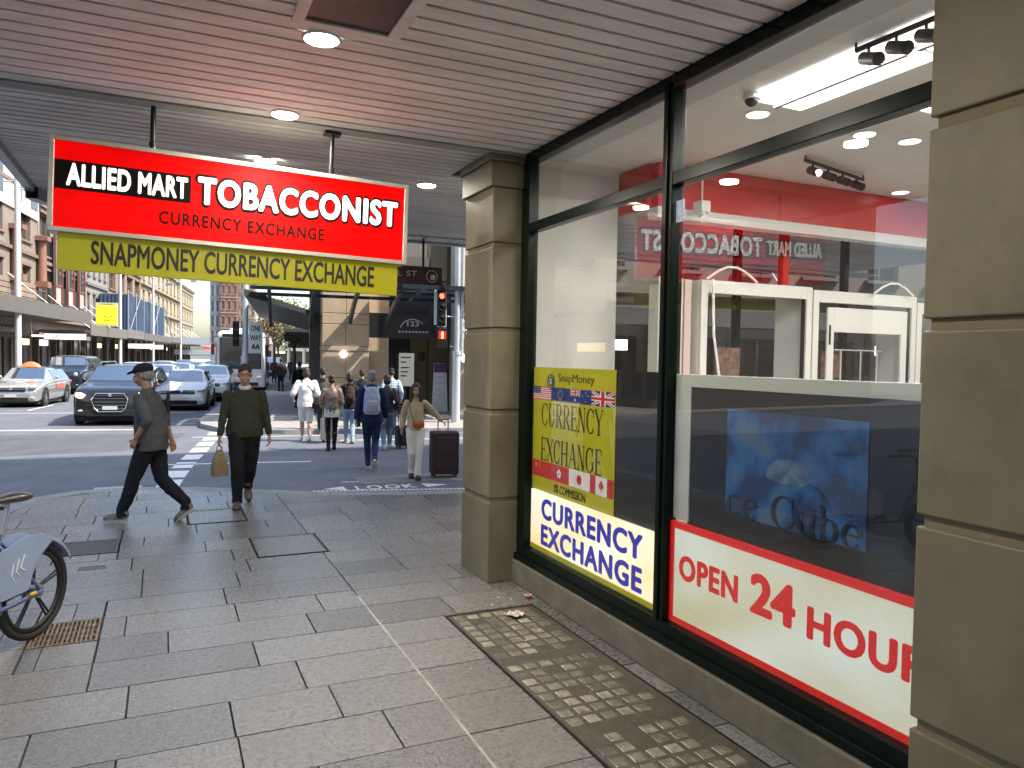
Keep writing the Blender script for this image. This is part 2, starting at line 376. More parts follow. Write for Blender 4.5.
# ---------------------------------------------------------------- pillars
def pillar(x0,y0,x1,y1,zt,grooves,label,capital):
    rt=root('stone_pillar',((x0+x1)/2,(y0+y1)/2,0),0,label,'pillar')
    zs=[0]+[g for g in grooves]+[zt]
    mb=MB()
    for a_,b_ in zip(zs,zs[1:]):
        mb.box(x0,y0,a_+(.0 if a_==0 else .022),x1,y1,b_-(.022 if b_<zt else 0))
    mb.build('stone_block',M['stone'],rt,bevel=.008,world=True)
    mb=MB(); mb.box(x0+.02,y0+.02,.01,x1-.02,y1-.02,zt-.01); mb.build('core',mat('joint_core_stone',(.2,.165,.1),.8),rt,world=True)  # plain stone core, visible in the joints between blocks
    if capital:
        mb=MB(); mb.box(x0-.03,y0-.03,zt-.0,x1+.03,y1+.02,zt+.21); mb.box(x0-.055,y0-.055,zt+.21,x1+.03,y1+.02,zt+.30); mb.build('capital',M['stone'],rt,bevel=.006,world=True)
    return rt
pillar(2.55,5.92,2.93,6.56,3.42,[.72,1.49,2.2,2.93],'free-standing beige stone pillar at the corner with a capital under the awning',True)
pillar(2.53,-1.6,3.2,1.87,3.72,[.62,1.38,2.1,2.83],'wide beige stone pillar in the right foreground, closest to the viewer',False)
# ---------------------------------------------------------------- awning over the pavement
ZC=3.70
aw=root('street_awning',(0,4,ZC),0,'large awning with ribbed grey slat ceiling over the shop pavement','awning')
mb=MB(); p_=.1475
def slats_x(mb,y0,y1,xl,xr,zc,pitch):
    y=y0;k=0
    while y<y1:
        a_=xl(y) if callable(xl) else xl; b_=xr(y) if callable(xr) else xr
        mb.box(a_,y+.013,zc,b_,y+pitch-.013,zc+.03); 
        y+=pitch;k+=1
edge=lambda y:-1.25 if y<9.6 else -1.25+ (y-9.6)**2*.9
slats_x(mb,-7,5.83,-1.25,2.815,ZC,p_)
slats_x(mb,5.97,7.0,-1.25,2.5,ZC+.0,.118)
slats_x(mb,7.0,10.55,edge,lambda y:12,ZC+.03,.118)
for i in range(90):
    x=-.5+i*.15; mb.box(x,10.56,ZC+.03,x+.135,11.05,ZC+.06)
mb.build('slat',M['slat'],aw,world=True); 
mb=MB(); mb.box(-1.3,-7,ZC+.045,3.2,7.0,ZC+.1); mb.box(-1.2,7.0,ZC+.075,12,11.05,ZC+.13); mb.build('deck',M['slatgap'],aw,world=True)
mb=MB(); mb.box(-1.28,5.83,ZC-.012,2.815,5.97,ZC+.03); mb.build('shade_line_strip',mat('shade_line_grey',(.40,.37,.34),.6,var=.1),aw,world=True)  # grey strip; its darker tone paints the soft shadow line across the soffit
mb=MB(); mb.box(-1.34,-7,ZC-.03,-1.26,9.6,ZC+.5)
for i in range(8):
    y0=9.6+i*.18;y1=y0+.18; mb.add([(edge(y0)-.1,y0,ZC-.1),(edge(y1)-.1,y1,ZC-.1),(edge(y1)-.1,y1,ZC+.5),(edge(y0)-.1,y0,ZC+.5),(edge(y0)+.02,y0,ZC-.1),(edge(y1)+.02,y1,ZC-.1),(edge(y1)+.02,y1,ZC+.5),(edge(y0)+.02,y0,ZC+.5)],[(0,1,2,3),(4,7,6,5),(0,4,5,1),(3,2,6,7)])
mb.box(.2,11.05,ZC-.0,12,11.17,ZC+.5)
mb.build('fascia',M['grey_metal'],aw,world=True)
# downlights
M['lamp']=emis('downlight_lens',(1,.94,.80),26)
def downlight(x,y,zc,label,en=21):
    rt=root('downlight',(x,y,zc),0,label,'ceiling light','round downlights in the awning ceiling')
    mb=MB(); mb.torus((0,0,-.004),(0,0,1),.098,.011,flat=.8); mb.build('trim_ring',M['white'],rt)
    mb=MB(); mb.cyl((0,0,-.014),(0,0,-.006),.088,.092,n=28); mb.build('lens',M['lamp'],rt)
    l=bpy.data.lights.new('downlight_lamp','AREA'); l.shape='DISK'; l.size=.17; l.energy=en; l.color=(1,.91,.77); lo=bpy.data.objects.new('downlight_lamp',l); COL.objects.link(lo); lo.parent=rt; lo.location=(0,0,-.03)
    return rt
downlight(.79,4.26,ZC,'round downlight beside the dark ceiling vent')
downlight(.80,5.70,ZC-.0,'round downlight just in front of the sign, second from the vent')
downlight(.83,7.12,ZC,'round downlight behind the top edge of the red sign',12)
downlight(2.46,7.45,ZC+.03,'round downlight between the red sign and the stone pillar',15)
downlight(.79,2.8,ZC,'round downlight above and behind the camera position',7)
downlight(.79,1.2,ZC,'round downlight over the pavement behind the camera',5)
# vent
rt=root('ceiling_vent',(.89,3.75,ZC),0,'open rectangular ceiling vent with pale frame and dark duct','vent')
mb=MB()
for b_ in [(.60,3.5,.66,4.08),(1.10,3.5,1.17,4.08),(.66,3.5,1.10,3.54),(.66,4.03,1.10,4.08)]: mb.box(b_[0],b_[1],ZC-.02,b_[2],b_[3],ZC+.002)
mb.build('vent_frame',M['slat'],rt,bevel=.003,world=True)
mb=MB(); mb.box(.66,3.54,ZC-.008,1.10,4.03,ZC-.002)
mb.build('vent_duct',mat('dark_duct',(.035,.028,.018),.5,var=.4,scale=5),rt,world=True)
# ---------------------------------------------------------------- hanging signs
sg=root('hanging_sign',(.54,5.9,3.04),0,'long red illuminated tobacconist sign hung from the awning','sign')
sg.rotation_euler=(0,R(1.5),0); sg.matrix_basis=Matrix.Translation((.54,5.9,3.04))@Euler((0,R(1.5),0)).to_matrix().to_4x4()
mb=MB(); W2,H2=1.232,.318
for b_ in [(-W2,-H2,W2,-H2+.03),(-W2,H2-.03,W2,H2),(-W2,-H2+.03,-W2+.03,H2-.03),(W2-.03,-H2+.03,W2,H2-.03)]: mb.box(b_[0],-.06,b_[1],b_[2],.12,b_[3])
mb.build('sign_frame',mat('sign_frame_alloy',(.55,.53,.47),.35,.5,var=.08),sg,bevel=.004)
def glow(name,col,s,center,scl,base=None):
    # backlit face: tubes behind the acrylic light it unevenly
    m=bpy.data.materials.new(name); nt,N,L,b=nodes(m); tc=N.new('ShaderNodeTexCoord'); mp=N.new('ShaderNodeMapping'); L.new(tc.outputs['Object'],mp.inputs['Vector']); mp.inputs['Scale'].default_value=scl
    n=N.new('ShaderNodeTexNoise'); n.inputs['Scale'].default_value=1.0; n.inputs['Detail'].default_value=1; L.new(mp.outputs[0],n.inputs['Vector'])
    mr=N.new('ShaderNodeMapRange'); mr.inputs['From Min'].default_value=.3; mr.inputs['From Max'].default_value=.7; mr.inputs['To Min'].default_value=s*(1-center); mr.inputs['To Max'].default_value=s*(1+center)
    L.new(n.outputs['Fac'],mr.inputs['Value']); L.new(mr.outputs[0],b.inputs['Emission Strength']); b.inputs['Emission Color'].default_value=(*col,1); b.inputs['Base Color'].default_value=(*(base or col),1); b.inputs['Roughness'].default_value=.35; b.inputs['Specular IOR Level'].default_value=.12
    return m
M['redglow']=glow('red_acrylic',(1,.0,.0),.28,.35,(1.4,1,2.6),(.5,.0,.0)); M['whiteglow']=emis('white_acrylic',(1,.98,.93),.62,(.8,.8,.8))
mb=MB(); mb.box(-W2+.03,-.045,-H2+.03,W2-.03,-.04,H2-.03); mb.build('red_panel',M['redglow'],sg); mb=MB(); mb.box(-W2+.03,.10,-H2+.03,W2-.03,.105,H2-.03); mb.build('rear_panel',mat('unlit_red_panel',(.25,.01,.01),.4),sg)
mb=MB(); mb.box(-1.2,-.050,-.03,-.365,-.046,.163); mb.build('black_band',mat('black_band_vinyl',(.008,.005,.005),.6,spec=.1),sg)
def sgtext(name,txt,x0,x1,z0,z1,m,bold,th=.006,yy=-.046,space=1.0,par=sg):
    mb=MB(); text_on(mb,txt,(x0,yy,z0),(1,0,0),(0,0,1),x1-x0,z1-z0,bold,th,space=space); return mb.build(name,m,par,fixn=False)
M['dktext']=mat('dark_lettering',(.02,.006,.005),.6,spec=.1)
sgtext('lettering','ALLIED MART',-1.13,-.385,-.005,.145,M['whiteglow'],.038,yy=-.0505,space=1.07)
sgtext('letter_outline','TOBACCONIST',-.338,1.168,-.05,.19,M['dktext'],.105,th=.004,space=1.12)
sgtext('lettering','TOBACCONIST',-.32,1.15,-.03,.17,M['whiteglow'],.046,th=.008,space=1.12)
sgtext('lettering','CURRENCY EXCHANGE',-.565,.58,-.195,-.105,M['dktext'],.022,space=1.15)
for x in (-.62,.63):
    mb=MB(); mb.cyl((x,.03,H2),(x,.03,.655),.018,n=12); mb.box(x-.06,-.02,.635,x+.06,.08,.655); mb.ell((x,.03,.37),.024,.024,.03); mb.build('hanger',M['dkmetal'],sg)
mb=MB(); mb.cyl((.18,.6,.4),(.18,.6,.66),.012,n=8)
ys=root('hanging_sign',(.54,5.9,2.6),0,'yellow money exchange sign slung beneath the red lightbox','sign')
ys.rotation_euler=(0,R(1.5),0); ys.matrix_basis=Matrix.Translation((.54,5.9,2.6))@Euler((0,R(1.5),0)).to_matrix().to_4x4()
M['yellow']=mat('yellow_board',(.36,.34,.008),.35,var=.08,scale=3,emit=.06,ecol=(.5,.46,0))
mb=MB(); mb.box(-1.19,.0,-.125,1.17,.04,.125); mb.build('board',M['yellow'],ys,bevel=.003)
sgtext('lettering','SNAPMONEY CURRENCY EXCHANGE',-.99,.98,-.075,.088,mat('black_ink',(.012,.012,.01),.5),.022,th=.003,yy=-.001,par=ys)
for x in (-.8,.8):
    mb=MB(); mb.cyl((x,.02,.124),(x,.02,.15),.008,n=8); mb.build('hook',M['dkmetal'],ys)
# ---------------------------------------------------------------- shop window
XF=2.855
sh=root('shop_window',(XF,3.8,0),0,'tall dark green framed shop window along the pavement','shop window')
mb=MB()
mb.box(XF-.035,5.78,.22,XF+.06,5.92,3.72); mb.box(XF-.035,1.80,3.62,XF+.06,5.78,3.80); mb.box(XF-.05,1.80,3.72,XF+.02,5.92,3.80)
mb.box(XF-.035,1.80,.235,XF+.06,5.78,.33); mb.box(XF-.06,1.80,.20,XF+.03,5.92,.255)
for y in (3.84,): mb.box(XF-.035,y-.05,.33,XF+.06,y+.05,3.66); mb.box(XF-.05,y-.014,.33,XF-.03,y+.014,3.66)
mb.box(XF-.03,1.80,3.03,XF+.055,3.79,3.11); mb.box(XF-.03,3.89,3.03,XF+.055,5.78,3.11)
mb.build('window_frame',M['frame'],sh,bevel=.005,world=True)
for (y0,y1,z0,z1) in [(3.89,5.78,.33,3.03),(3.89,5.78,3.11,3.62),(1.80,3.79,.33,3.03),(1.80,3.79,3.11,3.62)]:
    mb=MB(); mb.quad((XF,y0,z0),(XF,y1,z0),(XF,y1,z1),(XF,y0,z1)); mb.build('glass_pane',M['glass'],sh,world=True,fixn=False)
mb=MB(); mb.box(XF-.08,1.87,0,XF+.12,5.92,.20); mb.build('stall_riser',M['stone_dark'],sh,bevel=.01,world=True)
mb=MB(); mb.box(XF-.012,3.70,2.80,XF-.004,3.77,2.93); mb.build('sticker',mat('blue_white_sticker',(.35,.42,.6),.5,var=.5,scale=40),sh,world=True)
# display boards behind the glass
XD=XF+.03
M['voidblack']=mat('dark_board',(.006,.007,.008),.3)
bd=root('display_board',(XD,4.2,.9),0,'black board beside the yellow poster in the narrow window','board')
mb=MB(); mb.box(XD+.01,3.9,.62,XD+.03,5.77,1.88); mb.build('board',M['voidblack'],bd,world=True)
bd=root('display_board',(XD,2.8,.9),0,'large black display board with grey frame behind the wide window','board')
mb=MB(); mb.box(XD+.01,1.8,.9,XD+.03,3.66,1.82); mb.build('board',M['voidblack'],bd,world=True)
mb=MB(); mb.box(XD,1.8,1.80,XD+.04,3.79,1.875); mb.box(XD,3.64,.98,XD+.04,3.79,1.80); mb.build('board_frame',mat('pale_grey_frame',(.42,.46,.42),.5,var=.05),bd,bevel=.004,world=True)
# blue poster
po=root('window_poster',(XD,2.85,1.4),0,'faded blue poster with dark serif lettering in the wide window','poster')
m=bpy.data.materials.new('blue_print'); nt,N,L,b=nodes(m); tc=N.new('ShaderNodeTexCoord'); n_=N.new('ShaderNodeTexNoise'); n_.inputs['Scale'].default_value=4.5; n_.inputs['Detail'].default_value=3; L.new(tc.outputs['Object'],n_.inputs['Vector'])
cr=N.new('ShaderNodeValToRGB'); L.new(n_.outputs['Fac'],cr.inputs[0]); cr.color_ramp.elements[0].position=.42; cr.color_ramp.elements[0].color=(.003,.025,.09,1); cr.color_ramp.elements[1].position=.55; cr.color_ramp.elements[1].color=(.008,.085,.26,1)
e_=cr.color_ramp.elements.new(.66); e_.color=(.05,.11,.18,1); L.new(cr.outputs[0],b.inputs['Base Color']); b.inputs['Roughness'].default_value=.5
mb=MB(); mb.box(XD+.006,2.38,1.10,XD+.01,3.32,1.69); mb.build('print',m,po,world=True)
mb=MB(); vs=[(XD+.0035,2.86-.15*math.cos(t*PI/12),1.36+(.10 if t<=12 else .03)*math.sin(t*PI/12)) for t in range(24)]; mb.add(vs,[tuple(range(24))])
mb.build('printed_shape',mat('pale_blue_ink',(.06,.12,.2),.5,var=.6,scale=14),po,world=True)
# ---------------------------------------------------------------- serif lettering drawn stroke by stroke
TK,TN=.13,.045
def g_arc(cx,cy,rx,ry,a0,a1,n=18,tk=TK,tn=TN):
    out=[]
    for i in range(n+1):
        a=R(a0+(a1-a0)*i/n); wd=tn+(tk-tn)*abs(math.cos(a))**1.5; out.append((cx+rx*math.cos(a),cy+ry*math.sin(a),math.cos(a),math.sin(a),wd/2))
    return [((x+nx*h,y+ny*h),(x-nx*h,y-ny*h)) for x,y,nx,ny,h in out]
def g_line(x0,y0,x1,y1,w):
    dx,dy=x1-x0,y1-y0; l=math.hypot(dx,dy); nx,ny=-dy/l*w/2,dx/l*w/2
    return [((x0+nx,y0+ny),(x0-nx,y0-ny)),((x1+nx,y1+ny),(x1-nx,y1-ny))]
def sf(x,y,w=.26): return g_line(x-w/2,y,x+w/2,y,TN)
def stem(x,y0=0,y1=1,w=TK): return [g_line(x,y0,x,y1,w),sf(x,y0+TN/2),sf(x,y1-TN/2)]
G={
'C':(.78,[g_arc(.42,.5,.34,.48,45,315),g_line(.68,.98,.68,.66,TN),g_line(.66,.16,.70,.30,TN)]),
'U':(.86,[g_line(.2,1,.2,.33,TK),g_arc(.43,.33,.23,.31,180,360),g_line(.66,1,.66,.33,TN),sf(.2,.98),sf(.66,.98)]),
'R':(.82,stem(.2)+[g_line(.2,.98,.42,.98,TN),g_line(.2,.5,.42,.5,TN),g_arc(.42,.74,.2,.24,-90,90),g_line(.4,.5,.72,.02,TK),sf(.76,.02,.16)]),
'E':(.74,stem(.2)+[g_line(.2,.98,.66,.98,TN),g_line(.2,.5,.52,.5,TN),g_line(.2,.02,.68,.02,TN),g_line(.66,.98,.66,.78,TN),g_line(.68,.02,.68,.24,TN),g_line(.52,.6,.52,.4,TN)]),
'N':(.9,[g_line(.18,0,.18,1,TN),g_line(.2,.98,.7,.02,TK),g_line(.72,0,.72,1,TN),sf(.18,.98,.2),sf(.18,.02,.22),sf(.72,.98,.22)]),
'Y':(.86,[g_line(.12,.98,.43,.46,TK),g_line(.74,.98,.43,.46,TN),g_line(.43,.48,.43,0,TK),sf(.12,.98,.24),sf(.74,.98,.2),sf(.43,.02)]),
'X':(.86,[g_line(.12,.98,.74,.02,TK),g_line(.74,.98,.12,.02,TN),sf(.13,.98,.24),sf(.73,.98,.2),sf(.13,.02,.2),sf(.73,.02,.24)]),
'H':(.92,stem(.2)+stem(.72)+[g_line(.2,.5,.72,.5,TN)]),
'A':(.88,[g_line(.43,1,.76,.02,TK),g_line(.43,1,.12,.02,TN),g_line(.24,.36,.62,.36,TN),sf(.12,.02,.2),sf(.76,.02,.24)]),
'G':(.88,[g_arc(.43,.5,.35,.48,45,325),g_line(.70,.98,.70,.68,TN),g_line(.72,.42,.72,.1,TK),sf(.72,.42,.24)]),
'c':(.58,[g_arc(.3,.33,.22,.31,50,320,tk=.12)]),
'e':(.6,[g_arc(.3,.33,.22,.31,15,325,tk=.12),g_line(.1,.36,.5,.36,TN)]),
'u':(.66,[g_line(.16,.64,.16,.22,.12),g_arc(.32,.22,.16,.2,180,360,tk=.1),g_line(.5,.64,.5,.02,.12),sf(.12,.63,.16),sf(.54,.02,.14),sf(.46,.63,.14)]),
'b':(.64,[g_line(.14,.98,.14,.04,.12),g_arc(.32,.33,.2,.3,-140,140,tk=.12),sf(.1,.97,.16)]),
'I':(.4,stem(.2)),' ':(.4,[])}
def serif_on(mb,txt,bl,right,up,w,h,th=.003):
    tot=sum(G[c][0] for c in txt); x=0; bl=Vector(bl);r=Vector(right).normalized();u=Vector(up).normalized();n=r.cross(u); k=0
    for c in txt:
        for st in G[c][1]:
            k+=1; t=th+k*.00002; vs=[];fs=[]
            for a_,b_ in st:
                for q in (a_,b_): vs.append(bl+r*((x+q[0])/tot*w)+u*(q[1]*h)+n*t)
            for i in range(len(st)-1): fs.append((2*i,2*i+1,2*i+3,2*i+2))
            mb.add(vs,fs)
        x+=G[c][0]
RY=(0,-1,0);UZ=(0,0,1)
serif_mb=MB(); serif_on(serif_mb,'ce Cube',(XD+.004,3.31,1.10),RY,UZ,.92,.17,.004); serif_mb.build('lettering',mat('poster_navy_ink',(.006,.01,.02),.5),po,world=True,fixn=False)
# yellow currency poster
yp=root('window_poster',(XD,5.1,1.4),0,'yellow exchange poster with two rows of little flags in the narrow window','poster')
XP=XD+.002
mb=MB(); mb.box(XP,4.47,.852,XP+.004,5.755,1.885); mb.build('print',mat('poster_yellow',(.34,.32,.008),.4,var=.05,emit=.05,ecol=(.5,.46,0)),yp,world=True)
mb=MB(); serif_on(mb,'CURRENCY',(XP,5.60,1.40),RY,UZ,.98,.19); serif_on(mb,'EXCHANGE',(XP,5.61,1.11),RY,UZ,.98,.19); mb.build('lettering',mat('poster_ink',(.015,.013,.01),.5),yp,world=True,fixn=False)
mb=MB(); text_on(mb,'SnapMoney',(XP,5.32,1.755),RY,UZ,.56,.085,.002,.003); 
mb.build('lettering',mat('poster_ink_thin',(.05,.05,.02),.5),yp,world=True,fixn=False)
mb=MB(); text_on(mb,'0% COMMISSION',(XP,5.36,.872),RY,UZ,.50,.068,.004,.003); mb.build('lettering',M['dktext'],yp,world=True,fixn=False)
mb=MB(); mb.torus((XP-.003,5.44,1.77),(1,0,0),.058,.005,a0=0); mb.ell((XP-.002,5.44,1.77),.003,.042,.042); mb.build('coin_emblem',mat('emblem_navy',(.02,.06,.12),.5),yp,world=True)
mb=MB(); text_on(mb,'$',(XP-.005,5.455,1.745),RY,UZ,.03,.05,.01,.002); mb.build('lettering',M['white'],yp,world=True,fixn=False)
C_={k:mat('flag_'+k,v,.5) for k,v in dict(red=(.5,.02,.02),white=(.7,.7,.68),blue=(.01,.03,.16),yellow=(.7,.55,.03)).items()}
def flag(y0,y1,z0,z1,kind):
    """flat printed flags; y0 is the left edge as read from the street"""
    w_=y0-y1;h_=z1-z0; L_={c:MB() for c in C_}
    k=[0]
    def bx(c,a0,b0,a1,b1):
        k[0]+=1; d=.0015+k[0]*.00035; L_[c].box(XP-d,y0-a0*w_,z0+b0*h_,XP,y0-a1*w_,z0+b1*h_)
    def pl(c,pts):
        k[0]+=1; d=.0015+k[0]*.00035; L_[c].add([(XP-d,y0-a_*w_,z0+b_*h_) for a_,b_ in pts],[tuple(range(len(pts)))])
    def star(c,cx,cy,r,n=5):
        pts=[]
        for i in range(2*n):
            rr=r if i%2==0 else r*.42; a_=PI/2+i*PI/n; pts.append((cx+rr*math.cos(a_)*h_/w_,cy+rr*math.sin(a_)))
        pl(c,pts)
    def disc(c,cx,cy,r): pl(c,[(cx+r*math.cos(2*PI*i/24)*h_/w_,cy+r*math.sin(2*PI*i/24)) for i in range(24)])
    def jack(a0,b0,a1,b1):
        bx('blue',a0,b0,a1,b1); wa=a1-a0;hb=b1-b0
        for (p,q) in (((0,0),(1,1)),((0,1),(1,0))):
            for c,t in (('white',.10),('red',.04)):
                s=1 if p[1]==0 else -1
                pts=[(0,0+ (0 if s>0 else 1)),(t,0+(0 if s>0 else 1)),(1,(1-t*1.3) if s>0 else t*1.3),(1,1 if s>0 else 0),(1-t,1 if s>0 else 0),(0,(t*1.3) if s>0 else 1-t*1.3)]
                pl(c,[(a0+x*wa,b0+y*hb) for x,y in pts])
        bx('white',a0+.38*wa,b0,a0+.62*wa,b1); bx('white',a0,b0+.34*hb,a1,b0+.66*hb); bx('red',a0+.43*wa,b0,a0+.57*wa,b1); bx('red',a0,b0+.41*hb,a1,b0+.59*hb)
    if kind=='us':
        bx('white',0,0,1,1)
        for i in range(0,13,2): bx('red',0,i/13,1,(i+1)/13)
        bx('blue',0,.46,.42,1)
        for i in range(4):
            for j in range(3): star('white',.05+.1*i,.55+.16*j,.05)
    elif kind=='eu':
        bx('blue',0,0,1,1)
        for i in range(12): star('yellow',.5+.32*math.cos(i*PI/6)*h_/w_,.5+.32*math.sin(i*PI/6),.07)
    elif kind=='au':
        bx('blue',0,0,1,1); jack(0,.5,.5,1); star('white',.25,.24,.14,7)
        for q in ((.75,.8),(.62,.55),(.87,.6),(.75,.2)): star('white',*q,.07,7)
    elif kind=='uk': jack(0,0,1,1)
    elif kind=='red': bx('red',0,0,1,1); star('yellow',.22,.68,.16); [star('yellow',.42,b_,.05) for b_ in (.55,.7,.85)]
    elif kind=='hk':
        bx('red',0,0,1,1)
        for i in range(5):
            a_=PI/2+i*2*PI/5; disc('white',.5+.17*math.cos(a_)*h_/w_,.5+.17*math.sin(a_),.11)
    elif kind=='jp': bx('white',0,0,1,1); disc('red',.5,.5,.28)
    elif kind=='ca':
        bx('white',0,0,1,1); bx('red',0,0,.25,1); bx('red',.75,0,1,1)
        lf=[(.5,.9),(.55,.75),(.62,.8),(.6,.6),(.68,.66),(.7,.52),(.62,.36),(.52,.36),(.51,.14),(.49,.14),(.48,.36),(.38,.36),(.3,.52),(.32,.66),(.4,.6),(.38,.8),(.45,.75)]
        pl('red',[(.5+(x-.5)*.95*h_/w_*1.3,y) for x,y in lf])
    mb=MB(); ms=[]
    for i,c in enumerate(C_):
        q=L_[c]; off=len(mb.v); mb.v+=q.v; mb.f+=[tuple(j+off for j in f) for f in q.f]; mb.sm+=q.sm; mb.mi+=[i]*len(q.f); ms.append(C_[c])
    mb.build('printed_flag',ms,yp,world=True,fixn=False)
for i,k in enumerate(['us','eu','au','uk']): flag(5.755-i*.32,5.755-(i+1)*.32+.002,1.615,1.725,k)
for i,k in enumerate(['red','hk','jp','ca']): flag(5.755-i*.32,5.755-(i+1)*.32+.002,.965,1.10,k)
# lit box under it
def lightface(name,cols,s,var,scl):
    m=bpy.data.materials.new(name); nt,N,L,b=nodes(m); tc=N.new('ShaderNodeTexCoord'); mp=N.new('ShaderNodeMapping'); L.new(tc.outputs['Object'],mp.inputs['Vector']); mp.inputs['Scale'].default_value=scl
    n=N.new('ShaderNodeTexNoise'); n.inputs['Scale'].default_value=1.0; n.inputs['Detail'].default_value=1.5; L.new(mp.outputs[0],n.inputs['Vector'])
    cr=N.new('ShaderNodeValToRGB'); L.new(n.outputs['Fac'],cr.inputs[0]); cr.color_ramp.elements[0].position=.3; cr.color_ramp.elements[1].position=.68
    cr.color_ramp.elements[0].color=(*cols[0],1); cr.color_ramp.elements[1].color=(*cols[1],1); L.new(cr.outputs[0],b.inputs['Emission Color']); b.inputs['Emission Strength'].default_value=s
    b.inputs['Base Color'].default_value=(.12,.12,.11,1); b.inputs['Roughness'].default_value=.25; return m
lb=root('lightbox_sign',(XD,4.8,.6),0,'lit white exchange sign with navy letters at the foot of the narrow window','sign')
XL=XD-.016
mb=MB()
mb.v=[]; mb.add([(XL,5.735,.385),(XL,3.905,.385),(XL,3.905,.845),(XL,5.735,.845),(XL+.03,5.735,.385),(XL+.03,3.905,.385),(XL+.03,3.905,.845),(XL+.03,5.735,.845)],[(0,1,2,3),(7,6,5,4),(0,4,5,1),(3,2,6,7),(0,3,7,4),(1,5,6,2)])
mb.build('lit_face',lightface('warm_lit_acrylic',((1,.74,.34),(1,.95,.78)),.46,0,(1,1.6,3)),lb,world=True)
mb=MB(); mb.box(XL-.002,3.905,.345,XL+.03,5.735,.382); mb.build('bottom_rail',M['yellow'],lb,world=True)
M['navy']=mat('navy_letters',(.015,.018,.30),.4,emit=.12,ecol=(.02,.03,.6))
mb=MB(); text_on(mb,'CURRENCY',(XL,5.54,.625),RY,UZ,1.46,.175,.044,.003,space=1.12); text_on(mb,'EXCHANGE',(XL,5.54,.405),RY,UZ,1.46,.175,.044,.003,space=1.12)
mb.build('lettering',M['navy'],lb,world=True,fixn=False)
# OPEN 24 HOURS
lb=root('lightbox_sign',(XD,2.8,.65),0,'red framed illuminated opening hours sign under the wide window','sign')
mb=MB(); mb.box(XL+.006,1.75,.35,XL+.04,3.785,.96); mb.build('lit_face',lightface('cool_lit_acrylic',((.66,.62,.36),(.82,.88,.78)),.27,0,(1,1.1,2.2)),lb,world=True)
mb=MB()
for b_ in ((1.75,.338,3.785,.375),(1.75,.925,3.785,.965),(3.75,.375,3.785,.925)): mb.box(XL-.002,b_[0],b_[1],XL+.03,b_[2],b_[3])
M['signred']=mat('sign_red',(.45,.005,.005),.35,emit=.11,ecol=(1,.02,.01))
mb.build('red_border',M['signred'],lb,bevel=.002,world=True)
mb=MB(); text_on(mb,'OPEN',(XL+.006,3.70,.62),RY,UZ,.52,.155,.044,.003,space=1.1); text_on(mb,'24',(XL+.006,3.085,.61),RY,UZ,.32,.22,.045,.003); text_on(mb,'HOURS',(XL+.006,2.69,.60),RY,UZ,.76,.165,.045,.003,space=1.1)
mb.build('lettering',M['signred'],lb,world=True,fixn=False)
# ---------------------------------------------------------------- shop interior and building
M['inwall']=mat('white_interior_wall',(.78,.78,.74),.5,var=.02)
M['ceilin']=mat('shop_ceiling',(.74,.73,.70),.6,var=.02,scale=6)
sb=root('shop_building',(8,2,0),0,'corner shop building with bright white interior behind the windows','building')
mb=MB(); mb.box(XF+.1,-6,3.74,14,6.3,3.80); mb.box(XF+.06,-6,3.52,XF+.34,6.3,3.74) if False else None; mb.build('ceiling',M['ceilin'],sb,world=True)
mb=MB(); mb.box(XF+.07,-6,3.70,XF+.40,5.9,3.738); mb.build('pelmet',mat('pelmet_grey',(.5,.51,.5),.5),sb,world=True)
mb=MB(); mb.box(2.95,6.3,0,4.0,6.5,3.8); mb.box(4.0,6.3,3.45,14,6.5,3.8); mb.box(2.95,6.18,0,3.97,6.3,3.45); mb.build('wall',M['inwall'],sb,world=True)
mb=MB(); mb.box(4.02,5.6,3.34,13,5.7,3.735); mb.box(3.97,5.7,3.34,4.02,6.17,3.735)
M['bulk']=mat('red_bulkhead',(.62,.03,.02),.35,var=.08)
mb.build('red_bulkhead',M['bulk'],sb,world=True)
mb=MB(); mb.box(4.0,5.57,3.24,13,5.72,3.338); mb.build('white_beam',M['inwall'],sb,bevel=.004,world=True)
mb=MB(); mb.box(13.9,-6,0,14,6.3,3.8); mb.box(2.9,-6.1,0,14,-6,3.8); mb.build('wall',M['inwall'],sb,world=True)
mb=MB(); mb.box(2.93,-6,0,14,6.4,.12); mb.build('shop_floor',mat('shop_floor_tile',(.4,.38,.35),.25),sb,world=True)
mb=MB(); mb.quad((4.0,6.34,0.1),(14,6.34,.1),(14,6.34,3.45),(4.0,6.34,3.45)); mb.build('glass_pane',M['glass'],sb,world=True,fixn=False)
mb=MB()
for x in (5.6,7.2,8.9,10.6,12.3): mb.box(x-.03,6.3,.1,x+.03,6.38,3.45)
mb.build('mullion',M['frame'],sb,world=True)
mb=MB(); mb.box(6.02,6.1,2.7,6.10,6.18,3.6); mb.build('red_post',M['bulk'],sb,world=True)
mb=MB(); mb.box(2.95,6.38,3.9,60,6.4,26.6); mb.box(2.9,-40,3.9,60,6.38,26.6); mb.build('upper_storeys',M['stone'],sb,world=True)
mb=MB(); mb.box(14,-6,0,60,6.4,3.8); mb.box(2.9,-40,0,60,-6.1,3.8); mb.build('street_wall',M['stone'],sb,world=True)
for i in range(14):
    for k in range(3):
        mb=MB(); x=4+i*3.6; z=5+k*3.6; mb.box(x,6.36,z,x+1.6,6.43,z+2.1)
        if i<5: mb.build('window',M['voidblack'],sb,world=True)
